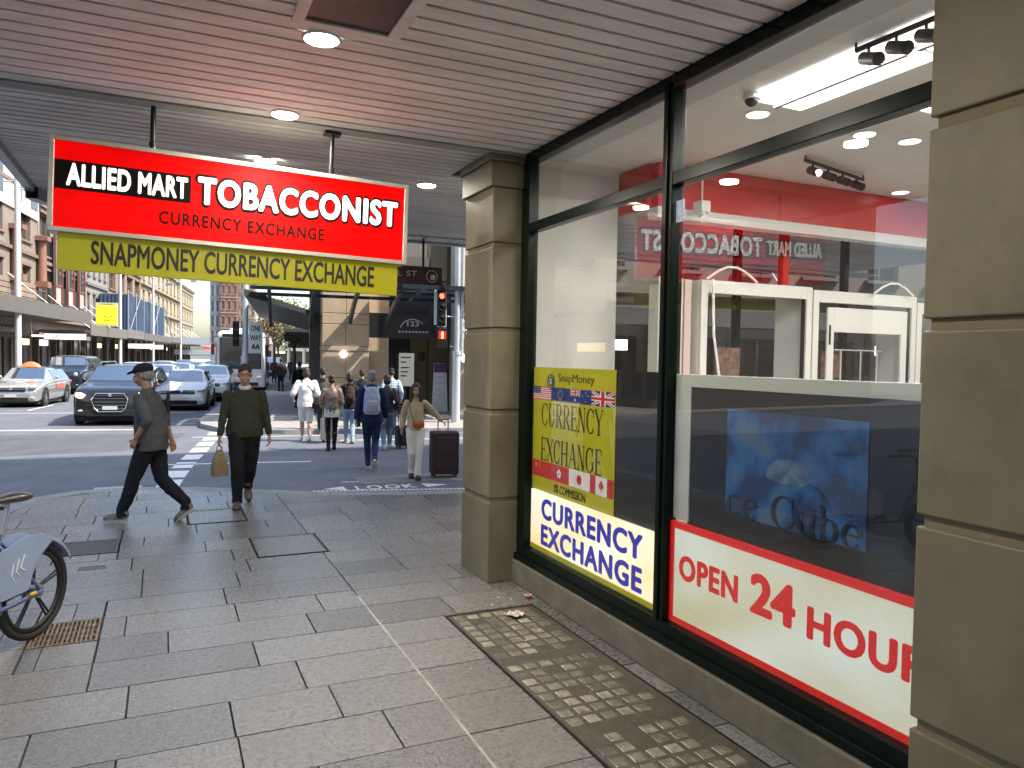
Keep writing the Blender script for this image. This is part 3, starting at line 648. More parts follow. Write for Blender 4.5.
# kiosks with white frames
def kiosk(x0,x1,z1,label,door):
    rt=root('display_cabinet',((x0+x1)/2,6.0,.12),0,label,'cabinet'); y0,y1=5.62,6.1
    mb=MB(); t=.075
    mb.box(x0,y0,.12,x0+t,y0+.06,z1); mb.box(x1-t,y0,.12,x1,y0+.06,z1); mb.box(x0+t,y0,z1-.12,x1-t,y0+.06,z1); mb.box(x0+t,y0,.12,x1-t,y0+.06,1.3)
    mb.box(x0,y0+.06,.12,x0+.03,y1,z1); mb.box(x1-.03,y0+.06,.12,x1,y1,z1); mb.box(x0+.03,y0+.06,z1-.03,x1-.03,y1,z1-.002)
    mb.build('cabinet_frame',M['inwall'],rt,bevel=.004,world=True)
    mb=MB(); mb.quad((x0+t,y0+.03,1.3),(x1-t,y0+.03,1.3),(x1-t,y0+.03,z1-.12),(x0+t,y0+.03,z1-.12)); mb.build('glass_pane',M['glass'],rt,world=True,fixn=False)
    mb=MB(); mb.box(x0+t,y0+.02,1.3,x0+t+.03,y0+.045,z1-.12); mb.box(x1-t-.03,y0+.02,1.3,x1-t,y0+.045,z1-.12); mb.build('dark_trim',M['dkmetal'],rt,world=True)
    if door:
        mb=MB(); a_,b_=x0+t+.1,x1-t-.1
        mb.box(a_,y0-.025,1.3,a_+.09,y0-.002,z1-.17); mb.box(b_-.09,y0-.025,1.3,b_,y0-.002,z1-.17); mb.box(a_+.09,y0-.025,z1-.42,b_-.09,y0-.002,z1-.17); mb.build('door_frame',M['inwall'],rt,bevel=.003,world=True)
        mb=MB(); mb.box(a_+.02,y0-.035,2.15,a_+.035,y0-.026,2.35); mb.build('hinge',M['dkmetal'],rt,world=True)
        mb=MB()
        for x in (a_+.45,a_+.75,a_+1.0):
            mb.box(x,y0+.2,1.5,x+.012,y0+.21,2.1)
        mb.box(a_+.3,y0+.2,2.1,b_-.1,y0+.21,2.112); mb.build('wire_rack',M['white'],rt,world=True)
    mb=MB(); mb.box(x0+.5,y0+.25,1.3,x1-.4,y0+.3,1.75); mb.box(x0+.4,y0+.25,1.8,x0+.7,y0+.27,2.1)
    mb.build('stacked_goods',mat('goods_'+str(len(bpy.data.materials)),(.22,.13,.09),.5,var=.7,scale=14),rt,world=True)
    return rt
kiosk(4.55,5.95,2.72,'white framed glass cabinet beside the dark window mullion',False)
kiosk(5.97,7.50,2.70,'white glass cabinet with a hinged door in its middle',True)
kiosk(7.52,9.3,2.64,'white glass cabinet at the right, half hidden by the near pillar',False)
rt=root('lamp_cable',(4.7,5.6,2.7),0,'white looping cable over the top of the first glass cabinet','cable')
mb=MB(); pts=[(4.55+.12*i,5.55,2.72+.13*math.sin(PI*i/5)) for i in range(6)]; mb.tube(pts,.012,8); mb.tube([(4.62,5.55,2.72),(4.62,5.52,2.2),(4.7,5.52,1.8),(4.74,5.52,1.2)],.012,8); mb.build('cable',M['white'],rt,world=True)
rt=root('lamp_cable',(6.9,5.6,2.7),0,'white looping cable over the right end of the door cabinet','cable')
mb=MB(); mb.tube([(6.75+.12*i,5.55,2.70+.12*math.sin(PI*i/5)) for i in range(6)],.012,8); mb.build('cable',M['white'],rt,world=True)
# grey side stack left of the cabinets
rt=root('folded_screen',(4.3,5.7,.12),0,'stack of narrow pale panels behind the window mullion','screen')
for i in range(4):
    mb=MB(); mb.box(4.05+i*.12,5.6+.03*i,.12,4.13+i*.12,5.75+.03*i,2.72); mb.build('panel',mat('pale_panel',(.5+.06*i,.54,.48),.4),rt,world=True,bevel=.003)
# ceiling lights
M['panel']=emis('led_panel_face',(1,.98,.94),1.5,(.9,.9,.9))
M['divider']=mat('grey_divider',(.22,.22,.21),.6)
def led(x0,y0,x1,y1,label):
    rt=root('ceiling_panel_light',((x0+x1)/2,(y0+y1)/2,3.735),0,label,'ceiling light','square light panels in the shop ceiling')
    mb=MB(); xm=x0+(x1-x0)*.52
    mb.box(x0,y0,3.722,xm-.022,y1,3.732); mb.box(xm+.022,y0,3.722,x1,y1,3.732); mb.build('diffuser',M['panel'],rt,world=True); mb=MB(); mb.box(xm-.016,y0,3.70,xm+.016,y1,3.735); mb.build('divider',M['divider'],rt,world=True)
    for a_,b_ in ((x0,xm-.022),(xm+.022,x1)):
        l=bpy.data.lights.new('panel_lamp','AREA'); l.shape='RECTANGLE'; l.size=b_-a_; l.size_y=y1-y0; l.energy=9.5; l.color=(1,.95,.88); lo=bpy.data.objects.new('panel_lamp',l); COL.objects.link(lo); lo.parent=rt; lo.location=((a_+b_)/2-(x0+x1)/2,0,-.016)
led(3.55,2.97,4.05,3.98,'pair of long light panels nearest the window glass'); led(3.55,1.85,4.05,2.90,'light panel partly hidden behind the near pillar')
led(4.6,2.9,5.6,3.6,'light panel deeper in the shop, right of the transom'); led(6.6,3.0,7.6,4.0,'light panel far back by the glass cabinets'); led(9.6,3.0,10.6,4.0,'light panel at the far side of the shop')
led(4.6,-.5,5.6,.6,'light panel in the unseen rear of the shop')
def dl(x,y,label):
    rt=root('recessed_light',(x,y,3.74),0,label,'ceiling light','small round lights in the shop ceiling')
    mb=MB(); mb.torus((0,0,-.004),(0,0,1),.085,.008,n=24,flat=.8); mb.build('trim_ring',M['white'],rt); mb=MB(); mb.cyl((0,0,-.012),(0,0,-.006),.078,n=24); mb.build('lens',M['panel'],rt)
dl(3.87,4.21,'round light just under the dome camera'); dl(4.93,4.19,'round light above the transom near the track spots'); dl(5.39,4.15,'round light beside the panel at the near pillar'); dl(4.6,4.9,'round light just left of the hanging track')
dl(6.9,5.4,'round light against the white beam')
rt=root('dome_camera',(3.53,3.9,3.73),0,'small white dome camera on the shop ceiling','camera')
mb=MB(); mb.cyl((0,0,0),(0,0,-.04),.055,.06); mb.build('housing',M['white'],rt); mb=MB(); mb.ell((0,0,-.04),.045,.045,.045); mb.build('dome',M['black'],rt)
def track(x0,y0,x1,y1,n,label,z=3.70):
    rt=root('track_light',(x0,y0,z),0,label,'track light'); d=Vector((x1-x0,y1-y0,0))
    mb=MB(); mb.cyl((0,0,0),d,.016,n=6); mb.build('track',M['black'],rt)
    for i in range(n):
        q=d*((i+.5)/n); mb=MB(); mb.cyl(q,q+Vector((0,0,-.06)),.01,n=8); mb.cyl(q+Vector((.02,.05,-.05)),q+Vector((-.03,-.09,-.11)),.036,n=14); s=mb.build('spot_head',M['black'],rt)
        if i==0: mb=MB(); mb.cyl(q+Vector((-.03,-.091,-.11)),q+Vector((-.032,-.094,-.112)),.03,n=14); mb.build('spot_lens',M['panel'],s)
    mb=MB(); mb.cyl((0,0,0),(0,0,.04),.008,n=6); mb.cyl(d,d+Vector((0,0,.04)),.008,n=6); mb.build('rod',M['black'],rt)
track(3.52,2.55,3.5,3.05,3,'black track with spotlights near the top right of the window')
track(5.0,4.85,6.0,5.1,4,'black track of four spotlights in front of the red bulkhead')
rt=root('cctv_camera',(4.35,5.4,3.4),0,'white bullet camera on a thin drop pole','camera')
mb=MB(); mb.cyl((0,0,.34),(0,0,0),.008,n=8); mb.build('drop_pole',M['white'],rt); mb=MB(); mb.box(-.05,-.06,-.12,.05,.06,-.02); mb.cyl((0,0,-.12),(-.05,-.09,-.2),.035); mb.build('housing',M['white'],rt,bevel=.004)
# ---------------------------------------------------------------- pavement fittings
rt=root('pavement_light',(2.25,4,0),0,'cast frame of square glass blocks set in the pavement by the shop','pavement light')
mb=MB(); mb.box(1.945,2.3,-.02,2.655,5.265,-.001); mb.build('cast_frame',mat('cast_surround',(.075,.065,.045),.65,var=.3,scale=14,bump=.5,bscale=60),rt,world=True)
m=mat('glass_block',(.22,.205,.155),.25,var=.5,scale=9,bump=.35,bscale=120,spec=.7)
nt,N,L,b=nodes(m); oi=N.new('ShaderNodeObjectInfo'); mr=N.new('ShaderNodeMapRange'); mr.inputs['To Min'].default_value=.55; mr.inputs['To Max'].default_value=1.6; L.new(oi.outputs['Random'],mr.inputs['Value']); src=b.inputs['Base Color'].links[0].from_socket; vm=N.new('ShaderNodeVectorMath'); vm.operation='SCALE'; L.new(src,vm.inputs[0]); L.new(mr.outputs[0],vm.inputs['Scale']); L.new(vm.outputs[0],b.inputs['Base Color'])
rr=random.Random(5); pitch=.1085; nb=0; rest=MB()
for i in range(6):
    for j in range(27):
        x=1.965+i*pitch; y=5.17-j*pitch
        if j in (8,17) or y<2.32: continue
        if rr.random()<.05: continue
        s=.041; cx,cy=x+.05,y+.02
        if i==5 and rr.random()<.4: continue
        nb+=1; mb=MB() if nb<=100 else rest
        mb.add([(cx-s,cy-s,-.002),(cx+s,cy-s,-.002),(cx+s,cy+s,-.002),(cx-s,cy+s,-.002),(cx-s*.82,cy-s*.82,.003),(cx+s*.82,cy-s*.82,.003),(cx+s*.82,cy+s*.82,.003),(cx-s*.82,cy+s*.82,.003)],[(4,5,6,7),(0,1,5,4),(1,2,6,5),(2,3,7,6),(3,0,4,7)])
        if nb<=100: mb.build('glass_block',m,rt,world=True)
if rest.v: tag(rest.build('glass_blocks_rest',m,rt,world=True),kind='stuff')
mb=MB(); mb.box(1.93,2.3,-.01,1.945,5.28,.002); mb.box(1.93,5.265,-.01,2.66,5.28,.003); mb.box(2.655,2.3,-.01,2.668,5.28,.002); mb.build('rim',M['dkmetal'],rt,world=True)
# drain grate
rt=root('drain_grate',(-.61,5.96,0),0,'rusty slotted drain grate in the paving near the bicycle wheel','drain grate')
mb=MB(); mb.box(-.815,5.725,-.03,-.405,6.195,-.02); mb.build('pit',M['grout'],rt,world=True)
mb=MB(); 
mb.box(-.815,5.725,-.02,-.405,5.74,.002); mb.box(-.815,6.18,-.02,-.405,6.195,.002); mb.box(-.815,5.74,-.02,-.80,6.18,.002); mb.box(-.42,5.74,-.02,-.405,6.18,.002)
for i in range(13): mb.box(-.79+i*.028,5.74,-.018,-.776+i*.028,6.18,.001)
for j in range(3): mb.box(-.80,5.84+j*.11,-.018,-.42,5.852+j*.11,.0)
mb.build('grate',mat('rusty_iron',(.23,.17,.13),.6,.3,var=.5,scale=14,bump=.3),rt,world=True)
def cover(x0,y0,x1,y1,label,fill,lw=.012,letters=None,name='service_cover'):
    rt=root(name,((x0+x1)/2,(y0+y1)/2,0),0,label,'service cover')
    mb=MB(); mb.box(x0,y0,-.02,x1,y1,-.0015); mb.build('infill',fill,rt,world=True)
    mb=MB(); 
    for b_ in ((x0,y0,x1,y0+lw),(x0,y1-lw,x1,y1),(x0,y0+lw,x0+lw,y1-lw),(x1-lw,y0+lw,x1,y1-lw)): mb.box(b_[0],b_[1],-.015,b_[2],b_[3],.0015)
    mb.build('cover_frame',mat('brass_edge',(.2,.17,.11),.5,.5,var=.4,scale=30),rt,world=True)
    return rt
c=cover(-.92,8.22,-.41,8.78,'dark patterned iron cover beyond the bicycle wheel',mat('checker_iron',(.10,.095,.085),.55,.3,var=.4,scale=40,bump=.8,bscale=90))
cover(.84,7.52,1.49,8.32,'stone filled cover with a dark steel rim in mid pavement',M['slab'],.018)
cover(.27,9.27,.89,10.03,'thin framed stone cover behind the man with the paper bag',M['slab'],.012)
cover(-.69,7.62,-.47,7.74,'small oblong valve cover between iron cover and grate',mat('valve_iron',(.13,.12,.11),.5,.3,var=.4,scale=50),.01)
cover(2.68,9.0,3.05,9.3,'small brass cover by the far side of the stone pillar',mat('brown_plate',(.1,.07,.04),.5,.4,var=.5,scale=30),.02)
c=root('road_cover',(-.63,12.9,RD),0,'pale rectangular cover set in the road beside the kerb','service cover'); mb=MB(); mb.box(-.95,12.55,RD+.002,-.3,13.0,RD+.01); mb.build('cover_plate',mat('pale_plate',(.45,.43,.36),.6,var=.2,scale=30),c,world=True)
mb=MB(); mb.box(1.432,3.2,.0002,1.446,6.0,.0012); tag(mb.build('metal_joint_strip',mat('bright_strip',(.55,.52,.45),.35,.5,var=.5,scale=3)),'bright metal joint strip running straight between paving slabs','joint strip')
# litter
rt=root('crumpled_paper',(2.42,5.07,.0),.4,'crumpled cream paper scrap on the glass block panel','litter')
bm=bmesh.new(); bmesh.ops.create_grid(bm,x_segments=7,y_segments=7,size=.06); 
for v in bm.verts: v.co.z=.012+.022*rr.random(); v.co.x+=.012*rr.random(); v.co.y+=.012*rr.random()
me=bpy.data.meshes.new('paper'); bm.to_mesh(me); bm.free(); me.materials.append(mat('paper_scrap',(.6,.5,.38),.8,var=.4,scale=30)); o=bpy.data.objects.new('paper',me); COL.objects.link(o); o.parent=rt; o.modifiers.new('s','SOLIDIFY').thickness=.002
rt=root('sauce_tub',(2.70,5.42,0),0,'tiny red and white tub lying by the shop wall','litter')
mb=MB(); mb.cyl((0,0,.0),(0,0,.03),.022,.028,n=16); mb.build('tub',mat('red_tub',(.4,.03,.03),.4),rt); mb=MB(); mb.torus((0,0,.031),(0,0,1),.028,.004,n=20,k=6); mb.build('rim',M['white'],rt)
lab=['small white crumb on the paving by the pillar foot','pale crumb of litter nearer the shop wall','white speck between pillar and glass blocks','dropped white butt on the near slabs','tiny scrap beside the joint strip']
for (x,y),l in zip([(2.48,5.52),(2.56,5.45),(2.36,5.38),(2.28,4.6),(1.75,4.3)],lab):
    mb=MB(); mb.ell((0,0,.004),.011,.007,.005,8,6); o=mb.build('litter_scrap',M['white']); o.location=(x,y,0); tag(o,l,'litter','white litter scraps')
# ---------------------------------------------------------------- people
def remeshed(mb,name,m,parent,voxel,smooth=3,wr=0,wrs=.12,sfac=.5,adapt=0):
    me=bpy.data.meshes.new(name); me.from_pydata([tuple(p) for p in mb.v],[],mb.f)
    bm=bmesh.new(); bm.from_mesh(me); bmesh.ops.remove_doubles(bm,verts=bm.verts,dist=1e-6); bmesh.ops.recalc_face_normals(bm,faces=bm.faces); bm.to_mesh(me); bm.free()
    o=bpy.data.objects.new('tmp',me); COL.objects.link(o)
    r=o.modifiers.new('r','REMESH'); r.mode='VOXEL'; r.voxel_size=voxel
    s=o.modifiers.new('s','SMOOTH'); s.factor=sfac; s.iterations=smooth
    if wr:
        t=bpy.data.textures.new('fold','CLOUDS'); t.noise_scale=wrs; t.noise_depth=2
        d=o.modifiers.new('d','DISPLACE'); d.texture=t; d.strength=wr; d.mid_level=.5; d.texture_coords='LOCAL'
    dg=bpy.context.evaluated_depsgraph_get(); me2=bpy.data.meshes.new_from_object(o.evaluated_get(dg)); bpy.data.objects.remove(o)
    me2.name=name; me2.materials.clear(); me2.materials.append(m)
    me2.polygons.foreach_set('use_smooth',[True]*len(me2.polygons)); me2.update()
    ob=bpy.data.objects.new(name,me2); COL.objects.link(ob); ob.parent=parent; return ob
def ik(a_,c,l1,l2,pole):
    a_=Vector(a_);c=Vector(c);d=c-a_;D=min(d.length,(l1+l2)*.999);dn=d.normalized();c=a_+dn*D
    x=(l1*l1-l2*l2+D*D)/(2*D);h=math.sqrt(max(l1*l1-x*x,0)); pl=Vector(pole);pl=(pl-dn*pl.dot(dn)).normalized(); return a_+dn*x+pl*h,c
def cloth(name,col,var=.12,rough=.85,bump=.25,bs=120,**k):
    m=mat(name,col,rough,var=var,scale=9,bump=.55,bscale=13,spec=.25,stretch=(1,1,.7),**k); m.node_tree.nodes['Bump'].inputs['Distance'].default_value=.03; return m
SKIN=mat('skin',(.44,.24,.16),.5,var=.08,scale=20,spec=.4); SKIN2=mat('skin_tan',(.36,.19,.12),.5,var=.08,scale=20,spec=.4)
EYEM=mat('eye_dark',(.02,.015,.012),.25); LIP=mat('lip',(.3,.11,.09),.5)
HAIR={k:mat('hair_'+k,v,.6,var=.3,scale=60,stretch=(1,1,.2),bump=.4,bscale=90) for k,v in dict(brown=(.045,.025,.014),black=(.012,.01,.009),grey=(.22,.21,.2),dark=(.025,.016,.011)).items()}
def hand(mb,wr,d,side,scale=1,curl=.6,thumb=1):
    """palm and five fingers; d points along the hand, side is the palm's inward normal"""
    d=Vector(d).normalized(); n=Vector(side);n=(n-d*n.dot(d)).normalized(); w=d.cross(n)*thumb; wr=Vector(wr); s=scale
    mb.loft([(wr,.024*s,.019*s),(wr+d*.03*s,.032*s,.017*s),(wr+d*.075*s,.040*s,.016*s),(wr+d*.095*s,.038*s,.012*s)],12,up=n)
    for i,(off,L) in enumerate(((.029,.075),(.010,.084),(-.009,.078),(-.027,.060))):
        b=wr+d*.085*s+w*off*s; L*=s; c1=curl*(1+.12*i)
        p1=b+(d*math.cos(c1*.6)+n*math.sin(c1*.6))*L*.45; p2=p1+(d*math.cos(c1*1.3)+n*math.sin(c1*1.3))*L*.32; p3=p2+(d*math.cos(c1*1.9)+n*math.sin(c1*1.9))*L*.23
        rr_=.0098*s
        mb.loft([(b-d*.012*s,rr_,rr_),(b,rr_,rr_),(p1,rr_*.95,rr_*.95),(p2,rr_*.85,rr_*.85),(p3,rr_*.7,rr_*.7)],8,up=n if abs(d.dot(n))<.9 else w)
    t0=wr+d*.028*s+w*.026*s; t1=t0+(d*.6+w*.75+n*.25).normalized()*.040*s; t2=t1+(d*.9+w*.2+n*.35).normalized()*.034*s
    mb.loft([(t0-w*.012*s,.013*s,.013*s),(t1,.0115*s,.0115*s),(t2,.008*s,.008*s)],8,up=n)
def person(loc,rz,H,label,ank,wrist,sex='m',voxel=.012,top=None,bottom=None,shoe=None,hair='dark',hairstyle='short',
           lean=0,head_turn=0,head_nod=.15,top_len=.90,top_puff=0,sleeve='long',pants='long',toes=((0,0),(0,0)),handcurl=.7,skin=None,build_=1.0,group=None,hand_dirs=None,flare=0,collar=None,legw=1.0,elbow_out=.35,hoodie=False,wrinkle=.009,face=True,hsc=1.08):
    """faces -y in its own frame; ank/wrist are (left(-x side), right(+x side)) targets for a 1.78 m figure"""
    rt=root('person',loc,rz,label,'person',group); k=H/1.78; rt.scale=(k,k,k); skin=skin or SKIN
    fem=sex=='f'; sw=.185*(1+(build_-1)*.35) if not fem else .160; hw=.10; cw=.165*build_ if not fem else .14
    P=Vector((0,lean*.0,.95)); ch=P+Vector((0,-.30*math.sin(lean),.33*math.cos(lean))); nk=P+Vector((0,-.56*math.sin(lean),.56*math.cos(lean))); hd=nk+Vector((0,-.035-.08*math.sin(lean),.165))
    shl=[nk+Vector((sx*sw,.0,-.085)) for sx in (-1,1)]; hips=[P+Vector((sx*.092,0,-.03)) for sx in (-1,1)]
    kn=[];an=[];el=[];wr=[]
    for i in (0,1):
        q,c=ik(hips[i],ank[i],.445,.42,(0,-1,0)); kn.append(q);an.append(c)
        q,c=ik(shl[i],wrist[i],.285,.255,((-1,1)[i]*elbow_out,1,-.1)); el.append(q);wr.append(c)
    HR=Euler((head_nod,0,head_turn)).to_matrix()
    def h(x,y,z): return hd+HR@(Vector((x,y,z))*hsc)
    # body ------------------------------------------------------------
    mb=MB()
    mb.loft([(P+Vector((0,0,-.10)),.12,.085),(P,.145,.10),(P+(ch-P)*.4,.115,.085),(ch,.14,.10),(nk+Vector((0,.005,-.12)),.125,.072),(nk+Vector((0,.01,-.05)),.072,.056)],20)
    mb.loft([(nk+Vector((0,.012,-.05)),.062,.062),(nk+Vector((0,0,.03)),.054,.056),(h(0,.015,-.06),.052,.055)],16)
    mb.ell(h(0,.012,.03),.074,.092,.088,18,12,HR); mb.ell(h(0,-.018,-.03),.060,.070,.083,18,12,HR); mb.ell(h(0,-.045,-.085),.034,.034,.026,12,8,HR)
    mb.ell(h(0,-.088,-.012),.011,.016,.026,10,8,HR); mb.ell(h(0,-.099,-.026),.015,.014,.011,10,8,HR); mb.ell(h(0,-.082,-.062),.024,.012,.012,10,8,HR)
    mb.ell(h(0,-.074,.030),.048,.012,.013,12,8,HR)
    for sx in (-1,1):
        mb.ell(h(sx*.073,.012,-.005),.010,.019,.031,10,8,HR); mb.ell(h(sx*.042,-.062,-.028),.020,.018,.018,10,8,HR)
    for i in (0,1):
        f=.92; mb.ell(shl[i]+Vector((0,0,-.012)),.038,.038,.036); mb.loft([(shl[i]+Vector((0,0,-.01)),.038,.038),(shl[i]+(el[i]-shl[i])*.5,.045,.045),(el[i],.038,.036)],14)
        mb.ell(el[i],.038,.037,.038); mb.loft([(el[i],.038,.037),(el[i]+(wr[i]-el[i])*.3,.041,.037),(wr[i],.027,.022)],14)
        hdr=(hand_dirs[i] if hand_dirs and hand_dirs[i] else None); d=Vector(hdr[0]) if hdr else (wr[i]-el[i]).normalized()*.7+Vector((0,0,-.3)); n=Vector(hdr[1]) if hdr else Vector(((1,-1)[i],.25,0))
        hand(mb,wr[i],d,n,.98 if not fem else .88,handcurl,thumb=(1,-1)[i]*(1 if not hdr or len(hdr)<3 else hdr[2]))
        mb.loft([(hips[i]+Vector((0,0,.02)),.085,.085),(hips[i]+(kn[i]-hips[i])*.5,.072,.075),(kn[i],.052,.055)],16); mb.ell(kn[i],.052,.055,.055)
        mb.loft([(kn[i],.051,.053),(kn[i]+(an[i]-kn[i])*.3+Vector((0,.012,0)),.053,.056),(an[i],.034,.038)],16)
        # bare foot inside the shoe
        tz,tp=toes[i]; FR=Euler((tp,0,tz)).to_matrix(); mb.ell(an[i]+FR@Vector((0,-.055,-.045)),.036,.10,.028,12,8,FR)
    body=remeshed(mb,'body',skin,rt,voxel*.8 if voxel<.01 else voxel,2,sfac=.4)
    if face:
        for sx in (-1,1):
            mb=MB(); mb.ell(h(sx*.031,-.0815,.008),.0105,.006,.0045,10,6,HR); e=mb.build('eye',mat_eyewhite,rt,fixn=False)
            mb=MB(); mb.ell(h(sx*.031,-.0865,.0075),.0048,.003,.0042,10,6,HR); mb.build('pupil',EYEM,e,fixn=False)
            mb=MB(); mb.ell(h(sx*.033,-.089,.033),.017,.005,.0032,10,6,HR); mb.build('eyebrow',HAIR[hair],rt,fixn=False)
        mb=MB(); mb.ell(h(0,-.0925,-.060),.022,.007,.0055,12,6,HR); mb.build('mouth',LIP,rt,fixn=False)
    # hair ------------------------------------------------------------
    hv=.010 if voxel>.01 else .007
    mb=MB()
    mb.ell(h(0,.022,.046),.083,.098,.088,18,12,HR); mb.ell(h(0,.045,-.002),.079,.075,.080,18,12,HR)
    if hairstyle=='long':
        mb.loft([(h(0,.05,.05),.08,.06),(h(0,.07,-.10),.085,.05),(h(0,.075,-.24),.08,.035),(h(0,.07,-.33),.05,.02)],16)
        for sx in (-1,1): mb.loft([(h(sx*.055,-.01,.06),.03,.04),(h(sx*.078,-.005,-.05),.022,.045),(h(sx*.085,-.03,-.18),.028,.03),(h(sx*.08,-.05,-.29),.015,.015)],12)
    if hairstyle=='bob':
        mb.ell(h(0,.035,-.035),.092,.085,.085,18,12,HR)
    if hairstyle=='bun': mb.ell(h(0,.10,.07),.04,.04,.04)
    if hairstyle!='none': remeshed(mb,'hair',HAIR[hair],rt,hv,2,wr=.014,wrs=.03)
    # trousers --------------------------------------------------------
    if bottom is not None:
        mb=MB(); g=1.0*legw
        mb.loft([(P+Vector((0,0,.07)),.155*max(1,build_*.97),.118),(P+Vector((0,.005,-.03)),.172,.128),(P+Vector((0,.005,-.10)),.168,.122),(P+Vector((0,.0,-.17)),.10,.08)],24)
        for i in (0,1):
            end=an[i]+Vector((0,0,-.035)) if pants=='long' else (kn[i]+(an[i]-kn[i])*.06 if pants=='shorts' else kn[i]+(an[i]-kn[i])*.1)
            mb.loft([(hips[i]+Vector((0,0,.03)),.096*g,.104*g),(hips[i]+(kn[i]-hips[i])*.5,.086*g,.092*g),(kn[i],.068*g,.07*g)],20); mb.ell(kn[i],.067*g,.069*g,.07*g)
            if pants=='long': mb.loft([(kn[i],.067*g,.069*g),(kn[i]+(an[i]-kn[i])*.35+Vector((0,.01,0)),.066*g+flare*.2,.070*g+flare*.2),(an[i]+Vector((0,0,.05)),.052*g+flare*.8,.057*g+flare*.8),(end,.053*g+flare,.062*g+flare)],20)
            else: mb.loft([(kn[i]+Vector((0,0,.02)),.071*g,.075*g),(end,.073*g,.078*g)],20)
        remeshed(mb,'trousers' if pants=='long' else 'shorts',bottom,rt,voxel,2,wr=wrinkle*1.1,wrs=.055,sfac=.4)
    # top -------------------------------------------------------------
    if top is not None:
        mb=MB(); f=top_puff; bl=P+Vector((0,.005,top_len-.95))
        mb.loft([(bl,cw*1.0+f+.016,.130+f+.02*(build_>1.05)),(P+Vector((0,0,.06)),cw*1.02+f+.01,.130+f+.032*(build_>1.05)),(P+(ch-P)*.5,cw*.96+f,.120+f+.034*(build_>1.05)),(ch,cw*1.02+f,.125+f),(nk+Vector((0,.012,-.14)),sw*1.06,.108+f*.6),(nk+Vector((0,.012,-.085)),sw*.95,.092+f*.4),(nk+Vector((0,.012,-.04)),sw*.66,.080),(nk+Vector((0,.012,-.005)),sw*.47,.070),(nk+Vector((0,.008,.02)),.070,.068)],28)
        for i in (0,1):
            a_=shl[i];e=el[i];w_=wr[i]; r0=.062+f*.8; end=w_-(w_-e)*.06 if sleeve=='long' else (e+(w_-e)*.35 if sleeve=='mid' else e-(e-a_)*.15)
            mb.ell(a_,r0*.95,r0*.95,r0*.92); mb.loft([(a_,r0*.95,r0*.95),(a_+(e-a_)*.55,.057+f*.8,.057+f*.8),(e,.050+f*.8,.050+f*.8)],18); 
            if sleeve!='short': mb.ell(e,.050+f*.8,.050+f*.8,.05+f*.8); mb.loft([(e,.050+f*.8,.050+f*.8),(e+(end-e)*.6,.044+f*.7,.044+f*.7),(end,.036+f*.5,.035+f*.5)],18)
        if hoodie: mb.ell(nk+Vector((0,.085,-.01)),.095,.06,.07)
        remeshed(mb,'jacket' if f>.01 or hoodie else 'sweater',top,rt,voxel,2,wr=wrinkle*1.4,wrs=.075,sfac=.4)
    if collar is not None:
        mb=MB(); mb.loft([(nk+Vector((0,.004,-.01)),.080,.077),(nk+Vector((0,-.004,.030)),.068,.068)],20); 
        o=mb.build('shirt_collar',collar,rt,fixn=False); o.modifiers.new('s','SOLIDIFY').thickness=.004
    # shoes -----------------------------------------------------------
    for i in (0,1):
        tz,tp=toes[i]; FR=Euler((tp,0,tz)).to_matrix(); c=an[i]
        def q(x,y,z): return c+FR@Vector((x,y,z))
        mb=MB(); mb.loft([(q(0,.052,-.035),.030,.032,FR@Vector((0,-1,0))),(q(0,.02,-.028),.042,.055,FR@Vector((0,-1,0))),(q(0,-.03,-.036),.044,.047,FR@Vector((0,-1,0))),(q(0,-.11,-.046),.054,.040,FR@Vector((0,-1,0))),(q(0,-.165,-.053),.048,.033,FR@Vector((0,-1,0))),(q(0,-.205,-.060),.026,.020,FR@Vector((0,-1,0)))],18,up=FR@Vector((0,0,1)))
        mb.loft([(q(0,.02,.035),.043,.048),(q(0,.015,-.03),.045,.055)],16)
        sh_=remeshed(mb,'shoe',shoe[0],rt,.009 if voxel<.01 else .012,2,sfac=.4)
        mb=MB(); pts=[]
        for a_ in range(20):
            t=2*PI*a_/20; yy=-.07+.135*math.cos(t); wd=.053 if math.cos(t)<.2 else .045; pts.append((wd*math.sin(t),yy))
        rs=[[q(x,y_,z_) for x,y_ in pts] for z_ in (-.091,-.060)]
        mb.rings(rs,smooth=False); mb.build('sole',shoe[1],sh_)
    rt['_j']=0; del rt['_j']
    rt_j=dict(P=P,ch=ch,nk=nk,hd=hd,shl=shl,el=el,wr=wr,an=an,kn=kn,h=h,HR=HR)
    return rt,rt_j
mat_eyewhite=mat('eye_white',(.55,.5,.46),.3)
SOLE=mat('sole_grey',(.35,.34,.31),.6); SOLED=mat('sole_dark',(.03,.03,.03),.6)
DENIM_D=cloth('dark_denim',(.012,.016,.028)); DENIM=cloth('blue_denim',(.03,.075,.17),var=.25); DENIM_L=cloth('light_denim',(.22,.33,.45),var=.2); BLK=cloth('black_cloth',(.010,.010,.012))
